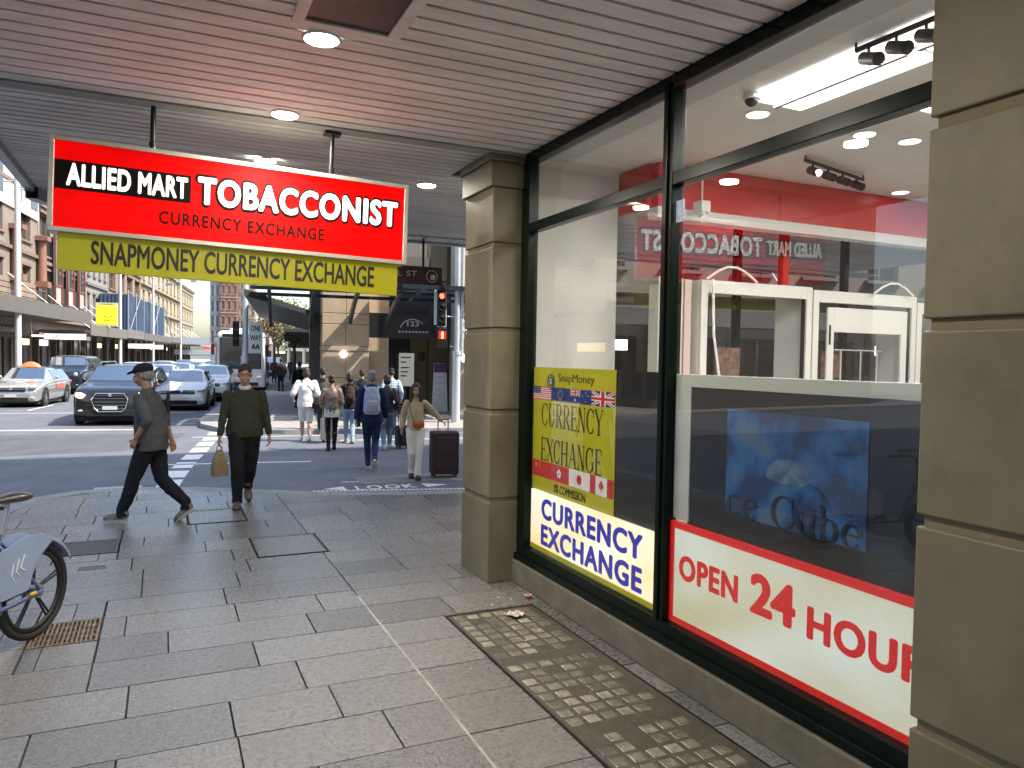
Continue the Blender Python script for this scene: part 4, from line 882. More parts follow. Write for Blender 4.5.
# 1 man in flat cap, walking to the left (his frame: faces -y; turned so -y points to -X)
def ground_root(px): pass
cap,J=person((-.12,9.55,0),R(-112),1.80,'man in dark flat cap and grey top striding left with hand in pocket',
  ank=((.07,.40,.155),(-.05,-.36,.095)) if False else ((-.07,.36,.17),(.07,-.30,.092)),wrist=((-.25,.13,.90),(.25,-.07,.98)),voxel=.0085,
  top=cloth('charcoal_marl',(.078,.080,.085),var=.15),bottom=cloth('black_jeans',(.011,.012,.016)),shoe=(mat('grey_suede',(.16,.15,.13),.8,var=.3,scale=30),SOLE),
  hair='grey',hairstyle='short',lean=.10,head_nod=.16,top_len=.83,toes=((0,.62),(0,-.03)),sleeve='mid',skin=SKIN2,build_=1.08,top_puff=.012,wrinkle=.014,legw=1.1,hand_dirs=(None,None),elbow_out=.5)
mb=MB(); h=J['h']; HR=J['HR']
mb.ell(h(0,.018,.072),.093,.108,.066,20,12,HR); mb.loft([(h(0,.02,.035),.088,.104,HR@Vector((0,0,1))),(h(0,.015,.075),.092,.11,HR@Vector((0,0,1)))],20)
mb.loft([(h(0,-.05,.062),.080,.018,HR@Vector((0,-1,0))),(h(0,-.115,.048),.066,.010,HR@Vector((0,-1,0))),(h(0,-.155,.036),.036,.007,HR@Vector((0,-1,0)))],16,up=HR@Vector((0,0,1)))
remeshed(mb,'cap',cloth('cap_wool',(.016,.018,.022)),cap,.007,2,wr=.006,wrs=.05)
# 2 man in dark green jumper coming towards us
gm,J=person((.95,10.18,0),R(-4),1.80,'heavy man in dark green jumper walking towards us with a brown paper bag',
  ank=((-.085,-.14,.095),(.055,.36,.20)),wrist=((-.30,-.10,.87),(.30,.0,.89)),voxel=.0085,
  top=cloth('olive_green_knit',(.040,.044,.030),var=.12,bump=.5),bottom=BLK,shoe=(mat('brown_leather',(.10,.06,.035),.5,var=.3,scale=30),SOLED),
  hair='dark',hairstyle='short',lean=.05,head_nod=.22,top_len=.89,toes=((-.1,.0),(.1,.75)),skin=SKIN,build_=1.27,hsc=1.14,collar=mat('pale_shirt',(.6,.58,.52),.7),wrinkle=.012,legw=1.17)
WB=gm.matrix_basis@Matrix.Scale(1.80/1.78,4)@(J['wr'][0]+Vector((0,-.01,-.10)))
pb=root('paper_bag',(WB.x,WB.y,WB.z-.40),R(20),'brown paper carrier bag hanging from the hand of the man in the green jumper','bag')
mb=MB()
def bagring(z,hx,hy,s): hx*=.72; return [(hx*a_+s*.4*math.sin(i),hy*b_,z) for i,(a_,b_) in enumerate(((-1,-1),(-.4,-1.05),(.2,-.95),(1,-1),(1.04,0),(1,1),(.3,.95),(-.3,1.04),(-1,1),(-.97,0)))]
mb.rings([bagring(0,.115,.062,0),bagring(.10,.122,.066,.01),bagring(.2,.105,.055,.02),bagring(.28,.07,.035,.02),bagring(.33,.045,.02,.015)],smooth=False)
mb.build('bag_body',mat('kraft_paper',(.25,.18,.10),.8,var=.2,scale=8,bump=.6,bscale=25),pb)
mb=MB(); mb.tube([(-.035,0,.32),(-.025,0,.37),(0,0,.405),(.025,0,.37),(.035,0,.32)],.006,8); mb.build('bag_handle',mat('kraft_cord',(.2,.13,.07),.8),pb)
# 3 woman with the suitcase
wo,J=person((3.93,12.35,RD),R(-15),1.62,'woman in cream sweater and white trousers pulling a large suitcase towards us',
  ank=((-.06,.05,.13),(.045,-.18,.092)),wrist=((-.26,-.02,.93),(.50,.16,1.08)),sex='f',voxel=.0095,
  top=cloth('cream_knit',(.46,.39,.25),var=.12,bump=.5),bottom=cloth('white_trousers',(.66,.63,.58)),shoe=(mat('black_leather',(.015,.014,.014),.4),SOLED),
  hair='brown',hairstyle='long',lean=.04,head_nod=.18,head_turn=0,top_len=.92,top_puff=.012,toes=((-.1,.35),(.05,-.1)),flare=.02,legw=.98,hand_dirs=(None,((.7,0,-.5),(0,.3,-1),-1)),elbow_out=.3)
k=1.62/1.78
cb=MB(); cb.loft([((.05,-.17,.98),.105,.04),((.05,-.175,1.05),.115,.045),((.05,-.17,1.10),.10,.035)],16); 
o=remeshed(cb,'crossbody_bag',mat('red_leather',(.42,.06,.03),.45),wo,.008,3)
cb=MB(); cb.tube([(-.045,-.165,1.09),(-.09,-.16,1.25),(-.13,-.11,1.42),(-.12,-.02,1.49)],.007,8); cb.tube([(.14,-.16,1.08),(.17,-.08,1.15),(.16,.08,1.2)],.007,8); cb.build('bag_strap',mat('red_strap',(.2,.04,.02),.5),o)
WH=wo.matrix_basis@Matrix.Scale(k,4)@(J['wr'][1]+Vector((.05,0,-.05)))
def suitcase(x,y,z,rz,w,d,hh,col,label,hz,name='suitcase'):
    rt=root(name,(x,y,z),rz,label,'suitcase')
    mb=MB(); mb.box(-w/2,-d/2,.06,w/2,d/2,hh); sm_=mat('case_'+str(len(bpy.data.materials)),col,.6,var=.15,scale=6,bump=.3,bscale=40); mb.build('shell',sm_,rt,bevel=.035,seg=4)
    mb=MB(); mb.box(-w*.36,-d/2-.03,.14,w*.36,-d/2-.001,hh-.08); mb.build('front_pocket',sm_,rt,bevel=.012,seg=3)
    mb=MB(); mb.torus((0,-d/2+.012,hh*.53),(0,1,0),.001,.0) if False else None; mb.box(-w/2-.004,-.012,.10,w/2+.004,.0,hh+.004); mb.box(-w*.3,-d/2-.034,hh*.5,w*.3,-d/2-.028,hh*.5+.012); mb.build('zip',M['black'],rt,bevel=.003)
    for sx in (-1,1):
        for sy in (-1,1): mb=MB(); mb.cyl((sx*(w/2-.05)-.012,sy*(d/2-.05),.028),(sx*(w/2-.05)+.012,sy*(d/2-.05),.028),.028,n=14); mb.box(sx*(w/2-.05)-.016,sy*(d/2-.05)-.016,.034,sx*(w/2-.05)+.016,sy*(d/2-.05)+.016,.075); mb.build('wheel',M['black'],rt)
    mb=MB(); mb.tube([(-.09,d/2-.04,hh),(-.09,d/2-.04,hz),(.09,d/2-.04,hz),(.09,d/2-.04,hh)],.010,8); mb.build('pull_handle',M['dkmetal'],rt)
    return rt
suitcase(WH.x+.05,WH.y-.02,RD,R(-8),.48,.31,.80,(.035,.016,.022),'large dark maroon suitcase pulled by the woman in cream',.99)
# 4 man with backpack, seen from behind
bp,J=person((3.50,13.65,RD),R(180-14),1.80,'man in navy jacket and jeans walking away with a pale backpack',
  ank=((-.055,.24,.22),(.06,-.16,.092)),wrist=((-.25,-.16,.93),(.28,.02,.90)),voxel=.0095,
  top=cloth('navy_jacket',(.012,.025,.075)),bottom=cloth('indigo_jeans',(.014,.032,.085),var=.2),shoe=(mat('dark_runner',(.02,.03,.06),.5),mat('sole_white',(.6,.6,.58),.6)),
  hair='grey',hairstyle='short',lean=.05,head_nod=.1,top_len=.85,top_puff=.018,toes=((0,.8),(0,-.1)),hoodie=True,face=True)
def backpack(par,J,mm,strap,s=1.0,w=.15):
    c=J['ch']+Vector((0,.20,.0)); mb=MB(); mb.loft([(c+Vector((0,.0,-.24*s)),w*.9,.08),(c+Vector((0,.02,-.15*s)),w,.11),(c+Vector((0,.01,.03*s)),w*.98,.10),(c+Vector((0,-.02,.17*s)),w*.8,.075),(c+Vector((0,-.03,.22*s)),w*.5,.045)],20)
    mb.loft([(c+Vector((0,.10,-.2*s)),w*.7,.03),(c+Vector((0,.115,-.1*s)),w*.75,.04),(c+Vector((0,.105,-.02*s)),w*.7,.03)],16)
    o=remeshed(mb,'backpack',mm,par,.010,3,wr=.012,wrs=.07)
    for sx in (-1,1):
        mb=MB(); sh=J['nk']+Vector((sx*.12,0,-.03)); mb.tube([c+Vector((sx*.10,-.03,.17*s)),sh+Vector((0,.06,.035)),sh+Vector((sx*.01,-.04,.01)),sh+Vector((sx*.02,-.125,-.12)),sh+Vector((sx*.03,-.12,-.28)),c+Vector((sx*w*.9,-.05,-.2*s))],.019,8); mb.build('strap',strap,o)
backpack(bp,J,cloth('pale_blue_nylon',(.36,.41,.50),var=.15),mat('strap_pale',(.4,.45,.55),.7),1.05)
# 5 puffer woman from behind
pf,J=person((3.36,16.6,RD),R(180-10),1.64,'woman in short metallic brown puffer jacket, white shirt tail and black leggings',
  ank=((-.07,-.10,.092),(.07,.12,.10)),wrist=((-.18,-.22,1.02),(.18,-.22,1.02)),sex='f',voxel=.012,
  top=mat('bronze_quilt',(.24,.17,.12),.38,var=.25,scale=5,bump=.3,bscale=30),bottom=BLK,shoe=(M['black'],SOLED),hair='dark',hairstyle='bun',top_len=1.03,top_puff=.035,toes=((0,-.05),(0,.1)),legw=.86,wrinkle=.02)
mb=MB(); mb.loft([((0,.01,.80),.185,.13),((0,.01,.92),.175,.125),((0,0,1.06),.155,.115)],24); remeshed(mb,'shirt_tail',cloth('white_cotton',(.7,.68,.64)),pf,.012,2,wr=.02,wrs=.06)
for i in range(5):
    mb=MB(); z=1.08+i*.085; mb.torus((0,.0,z),(0,0,1),1,.0) if False else None
# 6 dark jacket, brown backpack
pq,J=person((4.05,17.9,RD),R(180-10),1.66,'person in black hooded jacket with dark brown backpack and pale jeans',
  ank=((-.07,.14,.12),(.07,-.14,.092)),wrist=((-.24,-.1,.95),(.24,-.1,.95)),sex='f',voxel=.013,
  top=cloth('black_jacket',(.018,.016,.018)),bottom=DENIM_L,shoe=(mat('cream_runner',(.5,.45,.36),.6),SOLE),hair='black',hairstyle='bob',top_len=.88,top_puff=.015,toes=((0,.4),(0,-.05)),hoodie=True)
backpack(pq,J,cloth('brown_nylon',(.04,.022,.018)),M['black'],.9,.13)
# 7 person in white with shoulder bag
wp,J=person((3.15,18.6,RD),R(180-6),1.76,'person in loose white shirt and white shorts with a big black shoulder bag',
  ank=((-.08,.10,.10),(.08,-.12,.092)),wrist=((-.26,-.05,.95),(.30,-.18,1.05)),voxel=.012,
  top=cloth('white_linen',(.78,.77,.75)),bottom=cloth('white_shorts',(.74,.74,.74)),pants='shorts',shoe=(mat('white_runner',(.7,.7,.68),.6),SOLE),hair='brown',hairstyle='bob',top_len=.84,top_puff=.035,sleeve='mid',legw=1.1,toes=((0,.2),(0,-.05)))
mb=MB(); mb.loft([((-.26,.08,.80),.17,.07),((-.27,.08,.92),.20,.085),((-.25,.07,1.02),.15,.05)],18,up=(0,1,0)); o=remeshed(mb,'shoulder_bag',cloth('black_nylon',(.012,.012,.014)),wp,.012,3)
mb=MB(); mb.tube([(-.38,.06,.98),(-.05,.14,1.35),(.12,.06,1.47),(.1,-.1,1.35),(-.2,-.12,1.05)],.014,8); mb.build('bag_strap',M['black'],o)
suitcase(3.62,18.2,RD,R(5),.36,.24,.60,(.55,.50,.38),'upright cream suitcase beside the person in white',1.0)
# 8 grey jacket
person((3.85,20.2,RD),R(180-12),1.74,'man in plain dark grey jacket just beyond the person in white',
  ank=((-.08,.12,.10),(.08,-.12,.092)),wrist=((-.26,-.05,.92),(.26,-.05,.92)),voxel=.014,top=cloth('grey_jacket',(.07,.075,.07)),bottom=cloth('grey_trousers',(.04,.04,.045)),shoe=(M['black'],SOLED),hair='black',top_len=.84,top_puff=.02,toes=((0,.2),(0,-.05)),hoodie=True)
# 9 dark leather jacket woman between backpack man and plaid man
wz,J=person((4.55,16.4,RD),R(180-14),1.66,'woman in black leather jacket and pale jeans behind the backpack man',
  ank=((-.07,-.12,.092),(.07,.14,.11)),wrist=((-.24,-.05,.95),(.26,.06,.93)),sex='f',voxel=.013,top=mat('black_leather_jacket',(.02,.018,.016),.45,var=.2),bottom=cloth('mid_denim',(.12,.20,.30),var=.2),shoe=(mat('white_trainer',(.6,.6,.6),.6),SOLE),hair='dark',hairstyle='bob',top_len=.90,top_puff=.015,toes=((0,-.05),(0,.3)))
suitcase(4.98,16.55,RD,R(10),.34,.24,.52,(.012,.012,.013),'small black cabin suitcase behind the backpack man',.95)
# 10 plaid shirt, cap
m=bpy.data.materials.new('plaid_cloth'); nt,N,L,b=nodes(m); tc=N.new('ShaderNodeTexCoord')
c1=N.new('ShaderNodeTexWave'); c1.inputs['Scale'].default_value=5; c1.bands_direction='Z'; c2=N.new('ShaderNodeTexWave'); c2.inputs['Scale'].default_value=5; c2.bands_direction='X'
for c_ in (c1,c2): L.new(tc.outputs['Object'],c_.inputs['Vector'])
ad=N.new('ShaderNodeMath'); L.new(c1.outputs['Fac'],ad.inputs[0]); L.new(c2.outputs['Fac'],ad.inputs[1]); ml=N.new('ShaderNodeMath'); ml.operation='MULTIPLY'; ml.inputs[1].default_value=.5; L.new(ad.outputs[0],ml.inputs[0])
cr=N.new('ShaderNodeValToRGB'); L.new(ml.outputs[0],cr.inputs[0]); cr.color_ramp.elements[0].color=(.04,.14,.26,1); cr.color_ramp.elements[1].color=(.6,.68,.7,1); L.new(cr.outputs[0],b.inputs['Base Color']); b.inputs['Roughness'].default_value=.8
pl,J=person((5.55,19.6,RD),R(180-12),1.76,'man in blue and white plaid shirt and black cap walking away',
  ank=((-.08,.12,.10),(.08,-.12,.092)),wrist=((-.28,-.05,.95),(.28,-.05,.95)),voxel=.014,top=m,bottom=DENIM_D,shoe=(M['black'],SOLED),hair='black',top_len=.84,top_puff=.012,toes=((0,.2),(0,-.05)))
mb=MB(); h=J['h'];HR=J['HR']; mb.ell(h(0,.015,.062),.090,.105,.062,18,10,HR); mb.loft([(h(0,-.06,.05),.07,.012,HR@Vector((0,-1,0))),(h(0,-.17,.035),.05,.008,HR@Vector((0,-1,0)))],12,up=HR@Vector((0,0,1))); remeshed(mb,'cap',BLK,pl,.01,2)
# 11 head between
person((5.0,20.6,RD),R(180-12),1.70,'person in dark clothes mostly hidden between backpack man and black hooded jacket',
  ank=((-.08,.12,.10),(.08,-.12,.092)),wrist=((-.26,-.05,.95),(.26,-.05,.95)),voxel=.016,top=cloth('navy_top',(.02,.022,.035)),bottom=BLK,shoe=(M['black'],SOLED),hair='black',top_len=.84,toes=((0,.2),(0,-.05)),face=False)
# far people on the far footpath
def far(px,dist,label,topc,botc,rz,hgt=1.72,hs='short'):
    x=(px-512)/750; d=Fv+Rv*x; t=dist/d.y; person((d.x*t,d.y*t,0.0),rz,hgt,label,ank=((-.07,.14,.12),(.07,-.14,.092)),wrist=((-.25,-.05,.92),(.25,-.08,.93)),voxel=.02,top=cloth('t'+label[:24],topc),bottom=cloth('b'+label[:24],botc),shoe=(M['black'],SOLED),hair='black',hairstyle=hs,top_len=.86,top_puff=.02,toes=((0,.2),(0,-.05)),face=False,group='people far along the sunlit footpath')
far(299.5,28.5,'person all in black, nearest of those far along the sunlit footpath',(.012,.012,.012),(.01,.01,.012),R(190),1.70)
far(281,42,'distant person in dark coat beside the pale blue car',(.03,.03,.035),(.02,.02,.025),R(185),1.76)
far(310,36,'distant person in grey by the edge of the corner building',(.06,.06,.065),(.02,.02,.025),R(175),1.70)
far(274,55,'distant person in brown, left of the others on the footpath',(.10,.05,.04),(.03,.03,.035),R(10),1.70)
far(291,60,'tiny distant person in blue at the end of the footpath',(.05,.08,.14),(.03,.03,.035),R(10),1.70)
# ---------------------------------------------------------------- vehicles (nose towards -y)
M['wing']=mat('window_dark',(.03,.035,.04),.08,spec=.7); M['carglass']=mat('car_glass',(.03,.05,.08),.03,spec=1.0,coat=1); M['carglass'].node_tree.nodes['Principled BSDF'].inputs['IOR'].default_value=2.4; M['chrome']=mat('chrome',(.75,.75,.77),.12,1.0); M['rim']=mat('alloy_rim',(.5,.51,.53),.25,.9)
M['lampclear']=mat('lamp_clear',(.75,.78,.8),.08,.4,coat=1); M['lampon']=emis('headlight_lit',(1,.70,.28),9); M['plate']=mat('number_plate',(.65,.64,.58),.4); M['lampred']=mat('tail_red',(.4,.01,.01),.2,coat=1)
M['underbody']=mat('underbody',(.01,.01,.01),.8)
def paint(name,col,metal=.3,rough=.28): return mat(name,col,rough,metal,coat=1,var=.05,scale=2,spec=.6)
def car(u,v,label,mt,kind='hatch',L=4.3,W=1.75,Hh=1.5,lit=False,group='cars waiting on the main street',rz=0,grille='bar',rails=False,name='parked_car',cat='car',low=False):
    loc=S(u,v,RD); rt=root(name,tuple(loc),-TH+rz,label,cat,group); hw=W/2
    K={ # y fraction, top z fraction, belt z fraction, halfwidth fraction, top halfwidth fraction
     'sedan':[(0,.36,.34,.80,.72),(.02,.47,.42,.90,.82),(.08,.55,.50,.97,.86),(.20,.62,.585,1,.86),(.30,.66,.62,1,.84),(.44,.97,.64,1,.66),(.52,1.0,.645,1,.65),(.66,.99,.65,1,.65),(.74,.95,.655,1,.66),(.87,.72,.66,.99,.80),(.96,.68,.63,.95,.82),(1,.55,.5,.86,.78)],
     'hatch':[(0,.36,.34,.80,.72),(.02,.48,.43,.90,.82),(.07,.57,.52,.96,.86),(.15,.63,.58,1,.86),(.24,.67,.62,1,.84),(.40,.96,.64,1,.67),(.50,1.0,.65,1,.66),(.72,.99,.67,1,.66),(.86,.94,.68,.99,.66),(.95,.74,.68,.97,.78),(1,.55,.5,.88,.8)],
     'suv':[(0,.38,.36,.84,.76),(.015,.54,.48,.93,.86),(.06,.61,.56,.98,.88),(.15,.655,.61,1,.88),(.25,.69,.64,1,.86),(.37,.95,.65,1,.72),(.46,1.0,.655,1,.71),(.75,.99,.67,1,.71),(.90,.95,.68,.99,.70),(.97,.72,.68,.97,.80),(1,.55,.5,.90,.82)],
     'jeep':[(0,.42,.40,.90,.82),(.012,.58,.54,.96,.9),(.05,.62,.58,.99,.92),(.15,.64,.60,1,.92),(.27,.66,.62,1,.90),(.33,.96,.63,1,.80),(.38,1.0,.635,1,.80),(.8,1.0,.65,1,.80),(.95,.98,.65,1,.80),(.985,.75,.66,.98,.86),(1,.5,.48,.92,.88)]}[kind]
    zl=.20*Hh/1.5 if kind in('suv','jeep') else .17
    rs=[]
    for (fy,zt,zb,wf,tf) in K:
        y=-L/2+fy*L; zt*=Hh;zb*=Hh; w=hw*wf; t=hw*tf; gh=zt-zb>.2; lo=zl+(.10 if fy<.01 or fy>.99 else 0)
        pr=[(w*.92,lo),(w*.985,lo+.10),(w,(lo+zb)*.52),(w*.985,zb-.05),(w*.965,zb),(t+(w*.965-t)*.12,zb+(zt-zb)*.84) if gh else (t+.02,zt-.012),(t*.90,zt-.006 if not gh else zt-.025),(t*.5,zt)]
        rs.append([(x,y,z) for x,z in pr]+[(-x,y,z) for x,z in pr[::-1]])
    mb=MB(); mb.rings(rs); mb.build('body',mt,rt,sub=2)
    def st(i,j,off=0.0):
        p=rs[i][j]; return Vector(p)
    iA=4; iB=5; iC=6
    # windscreen and rear glass
    def pane(a,b,c,d,name,nrm,sh=.07,off=.012,n=8,bul=.02):
        a,b,c,d=map(Vector,(a,b,c,d)); cen=(a+b+c+d)/4; q=[p+(cen-p)*sh for p in (a,b,c,d)]; mb=MB(); vs=[];fs=[]
        nn=Vector(nrm).normalized()
        for i in range(n+1):
            for j in range(n+1):
                s_=i/n;t_=j/n; p=(q[0]*(1-s_)+q[1]*s_)*(1-t_)+(q[3]*(1-s_)+q[2]*s_)*t_; vs.append(p+nn*(off+bul*4*s_*(1-s_)))
        for i in range(n):
            for j in range(n): fs.append((i*(n+1)+j,(i+1)*(n+1)+j,(i+1)*(n+1)+j+1,i*(n+1)+j+1))
        mb.add(vs,fs,True); return mb.build(name,M['carglass'],rt,fixn=False)
    c4,r5=K[4],K[5]; y4=-L/2+c4[0]*L; y5=-L/2+r5[0]*L; z4=c4[1]*Hh; z5=r5[1]*Hh-.03
    wsn=(0,-(z5-z4),(y5-y4)); wsn=Vector(wsn)
    pane((-hw*c4[4]*.93,y4,z4),(hw*c4[4]*.93,y4,z4),(hw*r5[4]*.97,y5,z5),(-hw*r5[4]*.97,y5,z5),'windscreen',wsn,.03,.03 if kind!='jeep' else .03)
    k8,k9=K[-3],K[-2]; y8=-L/2+k8[0]*L;y9=-L/2+k9[0]*L
    pane((-hw*k9[4]*.9,y9,k9[1]*Hh),(hw*k9[4]*.9,y9,k9[1]*Hh),(hw*k8[4]*.92,y8,k8[1]*Hh-.03),(-hw*k8[4]*.92,y8,k8[1]*Hh-.03),'rear_window',(0,k8[1]*Hh-k9[1]*Hh,y9-y8),.06,.03)
    # side windows
    last=len(K)-3; a0=y5-.10*L*.3; 
    ys_=[y4+.16*L*.55,y5+ (y8-y5)*.05, y5+(y8-y5)*.50, y5+(y8-y5)*.53, y8-.02]
    for sx in (-1,1):
        zb=.655*Hh+.015; zt=.925*Hh; wb=hw*.945; wt=hw*(K[6][4]+.035)
        for (yb0,yt0,yb1,yt1) in ((y4+.15*L,y5+.03*L,ys_[2],ys_[2]),(ys_[3],ys_[3],y8+(.10 if kind!='jeep' else 0),y8-.03)):
            P_=[Vector((sx*wb,yb0,zb)),Vector((sx*wb,yb1,zb)),Vector((sx*wt,yt1,zt)),Vector((sx*wt,yt0,zt))]; mb=MB(); n_=Vector((sx*(zt-zb),0,wb-wt)).normalized()
            mb.add([p+n_*.006 for p in P_],[(0,1,2,3)]); mb.add([p-n_*.03 for p in P_],[(0,1,2,3)]); mb.build('side_window',M['carglass'],rt,fixn=False)
        mb=MB(); mb.ell((sx*(hw+.06),y4+.125*L,zb+.09),.085,.05,.065); mb.box(sx*(hw-.10),y4+.125*L-.02,zb+.02,sx*(hw+.05),y4+.125*L+.03,zb+.06); mb.build('wing_mirror',mt,rt)
        mb=MB(); mb.box(sx*(hw*1.0-.002),-.25,.30,sx*(hw*1.0+.004),-.245,zb-.05); mb.box(sx*(hw*1.0+.002),.55,zb-.13,sx*(hw*1.0+.012),.70,zb-.11);mb.box(sx*(hw*1.0+.002),-.15,zb-.13,sx*(hw*1.0+.012),.0,zb-.11); mb.build('door_handle',M['chrome'],rt)
    # wheels
    wr_=.33 if kind in('sedan','hatch') else .37
    for sx in (-1,1):
        for yy in (-L*.315,L*.29):
            mb=MB(); mb.cyl((sx*(hw-.10),yy,wr_+.02),(sx*(hw+.004),yy,wr_+.02),wr_+.055,n=28); mb.build('wheel_arch',M['underbody'],rt)
            mb=MB(); mb.torus((sx*(hw-.085),yy,wr_),(1,0,0),wr_-.09,.095,n=32,k=12,flat=1.12); wh=mb.build('wheel',M['rubber'],rt)
            mb=MB(); mb.cyl((sx*(hw-.03),yy,wr_),(sx*(hw+.008),yy,wr_),wr_*.27,wr_*.18,n=14)
            for i in range(5):
                a_=2*PI*i/5; c_=Vector((0,math.cos(a_),math.sin(a_))); t_=Vector((0,-math.sin(a_),math.cos(a_))); x0=sx*(hw-.035);x1=sx*(hw+.006); p0=Vector((0,yy,wr_))
                vs=[]
                for xx in (x0,x1):
                    for rr_,w_ in ((.05,.045),(wr_*.74,.03)):
                        for s_ in (-1,1): q_=p0+c_*rr_+t_*w_*s_; vs.append((xx,q_.y,q_.z))
                mb.add(vs,[(0,1,3,2),(4,6,7,5),(0,2,6,4),(1,5,7,3),(2,3,7,6),(0,4,5,1)])
            mb.torus((sx*(hw-.01),yy,wr_),(1,0,0),wr_*.73,.014,n=28,k=8); mb.build('rim',M['rim'],wh)
    # front
    y0=-L/2; zg=.40*Hh
    for sx in (-1,1):
        mb=MB(); zz=.50*Hh; 
        if kind=='jeep': mb.ell((sx*hw*.68,y0+.03,.52*Hh),.10,.05,.10); mb.build('headlight',M['lampclear'],rt)
        else:
            mb.ell((sx*hw*.74,y0+.13,zz),.19,.13,.062,18,10,Euler((0,-sx*.22,sx*-.45)).to_matrix()); mb.build('headlight',M['lampclear'],rt)
        if lit:
            mb=MB(); mb.ell((sx*hw*.76,y0-.01,zz),.10,.04,.075,18,10); mb.build('lit_bulb',M['lampon'],rt)
        mb=MB(); mb.ell((sx*hw*.74,y0+.045,.25*Hh),.085,.04,.03); mb.build('fog_lamp',M['lampclear'],rt)
        mb=MB(); mb.ell((sx*hw*.80,L/2-.05,.56*Hh),.13,.06,.09); mb.build('tail_light',M['lampred'],rt)
    mb=MB()
    if grille=='oct':
        o_=[(-.40,.30),(-.46,.44),(-.36,.54),(.36,.54),(.46,.44),(.40,.30),(.30,.24),(-.30,.24)]; mb.poly([(x,z*Hh*.98) for x,z in o_],.05,'y',y0-.012); mb.build('grille',M['underbody'],rt,bevel=.01)
        mb=MB(); 
        for i in range(5): mb.box(-.40+.02*(i==0),y0-.022,(.275+i*.055)*Hh,.40,y0-.012,(.275+i*.055)*Hh+.018)
        pts=[(x,y0-.02,z*Hh*.98) for x,z in o_]; mb.tube(pts+[pts[0]],.014,8); mb.ell((0,y0-.03,.50*Hh),.05,.01,.04); mb.build('grille_trim',M['chrome'],rt)
    elif grille=='slots':
        for i in range(7): mb.box(-.34+i*.1,y0-.012,.40*Hh,-.29+i*.1,y0+.02,.56*Hh)
        mb.build('grille',M['underbody'],rt)
    else:
        mb.box(-hw*.52,y0-.008,.42*Hh,hw*.52,y0+.06,.50*Hh); mb.build('grille',M['underbody'],rt,bevel=.015)
        mb=MB(); mb.box(-hw*.56,y0-.018,.455*Hh,hw*.56,y0-.004,.475*Hh); mb.ell((0,y0-.02,.465*Hh),.06,.012,.04); mb.build('grille_trim',M['chrome'],rt)
    mb=MB(); mb.box(-hw*.62,y0+.0-.006,.155*Hh,hw*.62,y0+.08,.255*Hh); mb.build('lower_intake',M['underbody'],rt,bevel=.02)
    mb=MB(); mb.box(-.19,y0-.030,.265*Hh,.19,y0-.018,.265*Hh+.10); mb.build('number_plate',M['plate'],rt,bevel=.003)
    mb=MB(); mb.box(-hw*.9,-L*.44,.12,hw*.9,L*.44,zl+.05); mb.build('underbody',M['underbody'],rt)
    for sx in (-1,1):
        mb=MB(); mb.cyl((sx*.3-.18,y4-.02,z4+.015),(sx*.3+.25,y4+.06,z4+.05),.009,n=6); mb.build('wiper',M['black'],rt)
        if rails: mb=MB(); mb.tube([(sx*hw*.62,y5+.15,Hh-.02),(sx*hw*.62,y5+.3,Hh+.045),(sx*hw*.62,y8-.2,Hh+.045),(sx*hw*.62,y8,Hh-.03)],.018,8); mb.build('roof_rail',M['chrome'],rt)
    return rt
P_blk=paint('black_brown_paint',(.018,.014,.012),.4,.2)
car(-4.72,25.8,'black four-wheel drive with lit headlights and a chrome grille at the stop line',P_blk,'suv',4.6,2.02,1.74,lit=True,grille='oct',rails=True,name='black_suv',cat='car')
tx=car(-9.55,33.7,'silver taxi sedan with an orange roof light at the left edge of the road',paint('silver_paint',(.48,.48,.47),.6,.25),'sedan',4.7,1.82,1.47,name='taxi',cat='taxi',rz=R(0))
mb=MB(); mb.loft([((0,-.05,1.46),.36,.13),((0,-.05,1.56),.30,.10),((0,-.05,1.66),.10,.05)],16); mb.build('roof_light',mat('orange_roof_light',(.75,.20,.07),.35,emit=.15),tx)
mb=MB(); mb.box(-.5,-.02,1.47,.5,.05,1.50); mb.build('roof_bar',M['chrome'],tx)
for sx in (-1,1):
    mb=MB(); mb.box(sx*.912,-.1,.62,sx*.918,.95,.80); mb.build('door_stripe',mat('faded_red_vinyl',(.55,.12,.09),.5,var=.4,scale=8),tx)
car(-10.4,43.3,'boxy dark blue off-roader behind the taxi',paint('dark_blue_paint',(.012,.018,.03),.3,.25),'jeep',4.7,1.95,1.90,name='off_roader',grille='slots')
car(-3.58,31.4,'white hatchback between the black four-wheel drive and the white crossover',paint('pearl_white',(.72,.72,.72),.05,.25),'hatch',4.0,1.70,1.50,name='white_hatchback')
car(-3.2,37.1,'white crossover in front of the coach',paint('white_gloss',(.74,.73,.70),.05,.25),'suv',4.5,1.83,1.62,name='white_crossover')
car(-1.0,73.5,'pale blue van-like car far off beside the coach and footpath',paint('pale_blue_paint',(.25,.40,.62),.1,.3),'jeep',4.6,1.8,1.9,name='blue_car')
for i,(u,v,c,k,l) in enumerate([(-6.3,44,(.65,.65,.66),'hatch','white car behind the black four-wheel drive, two rows back'),(-6.4,52,(.6,.6,.6),'sedan','silver sedan midway down the queue'),(-9.4,54,(.62,.62,.62),'suv','white wagon behind the boxy off-roader'),(-6.6,61,(.05,.10,.22),'hatch','dark blue hatchback far down the queue'),(-6.0,71,(.6,.25,.08),'sedan','far cab with orange roof near the end of the queue'),(-9.3,66,(.6,.6,.62),'suv','small white car by the far left kerb'),(-4.2,62,(.66,.66,.66),'hatch','small white car just left of the coach tail'),(-9.5,80,(.12,.12,.13),'suv','dark car at the far left end of the queue')]):
    car(u,v,l,paint('far_paint_%d'%i,c,.2,.28),k,4.4,1.78,1.5,name='distant_car')
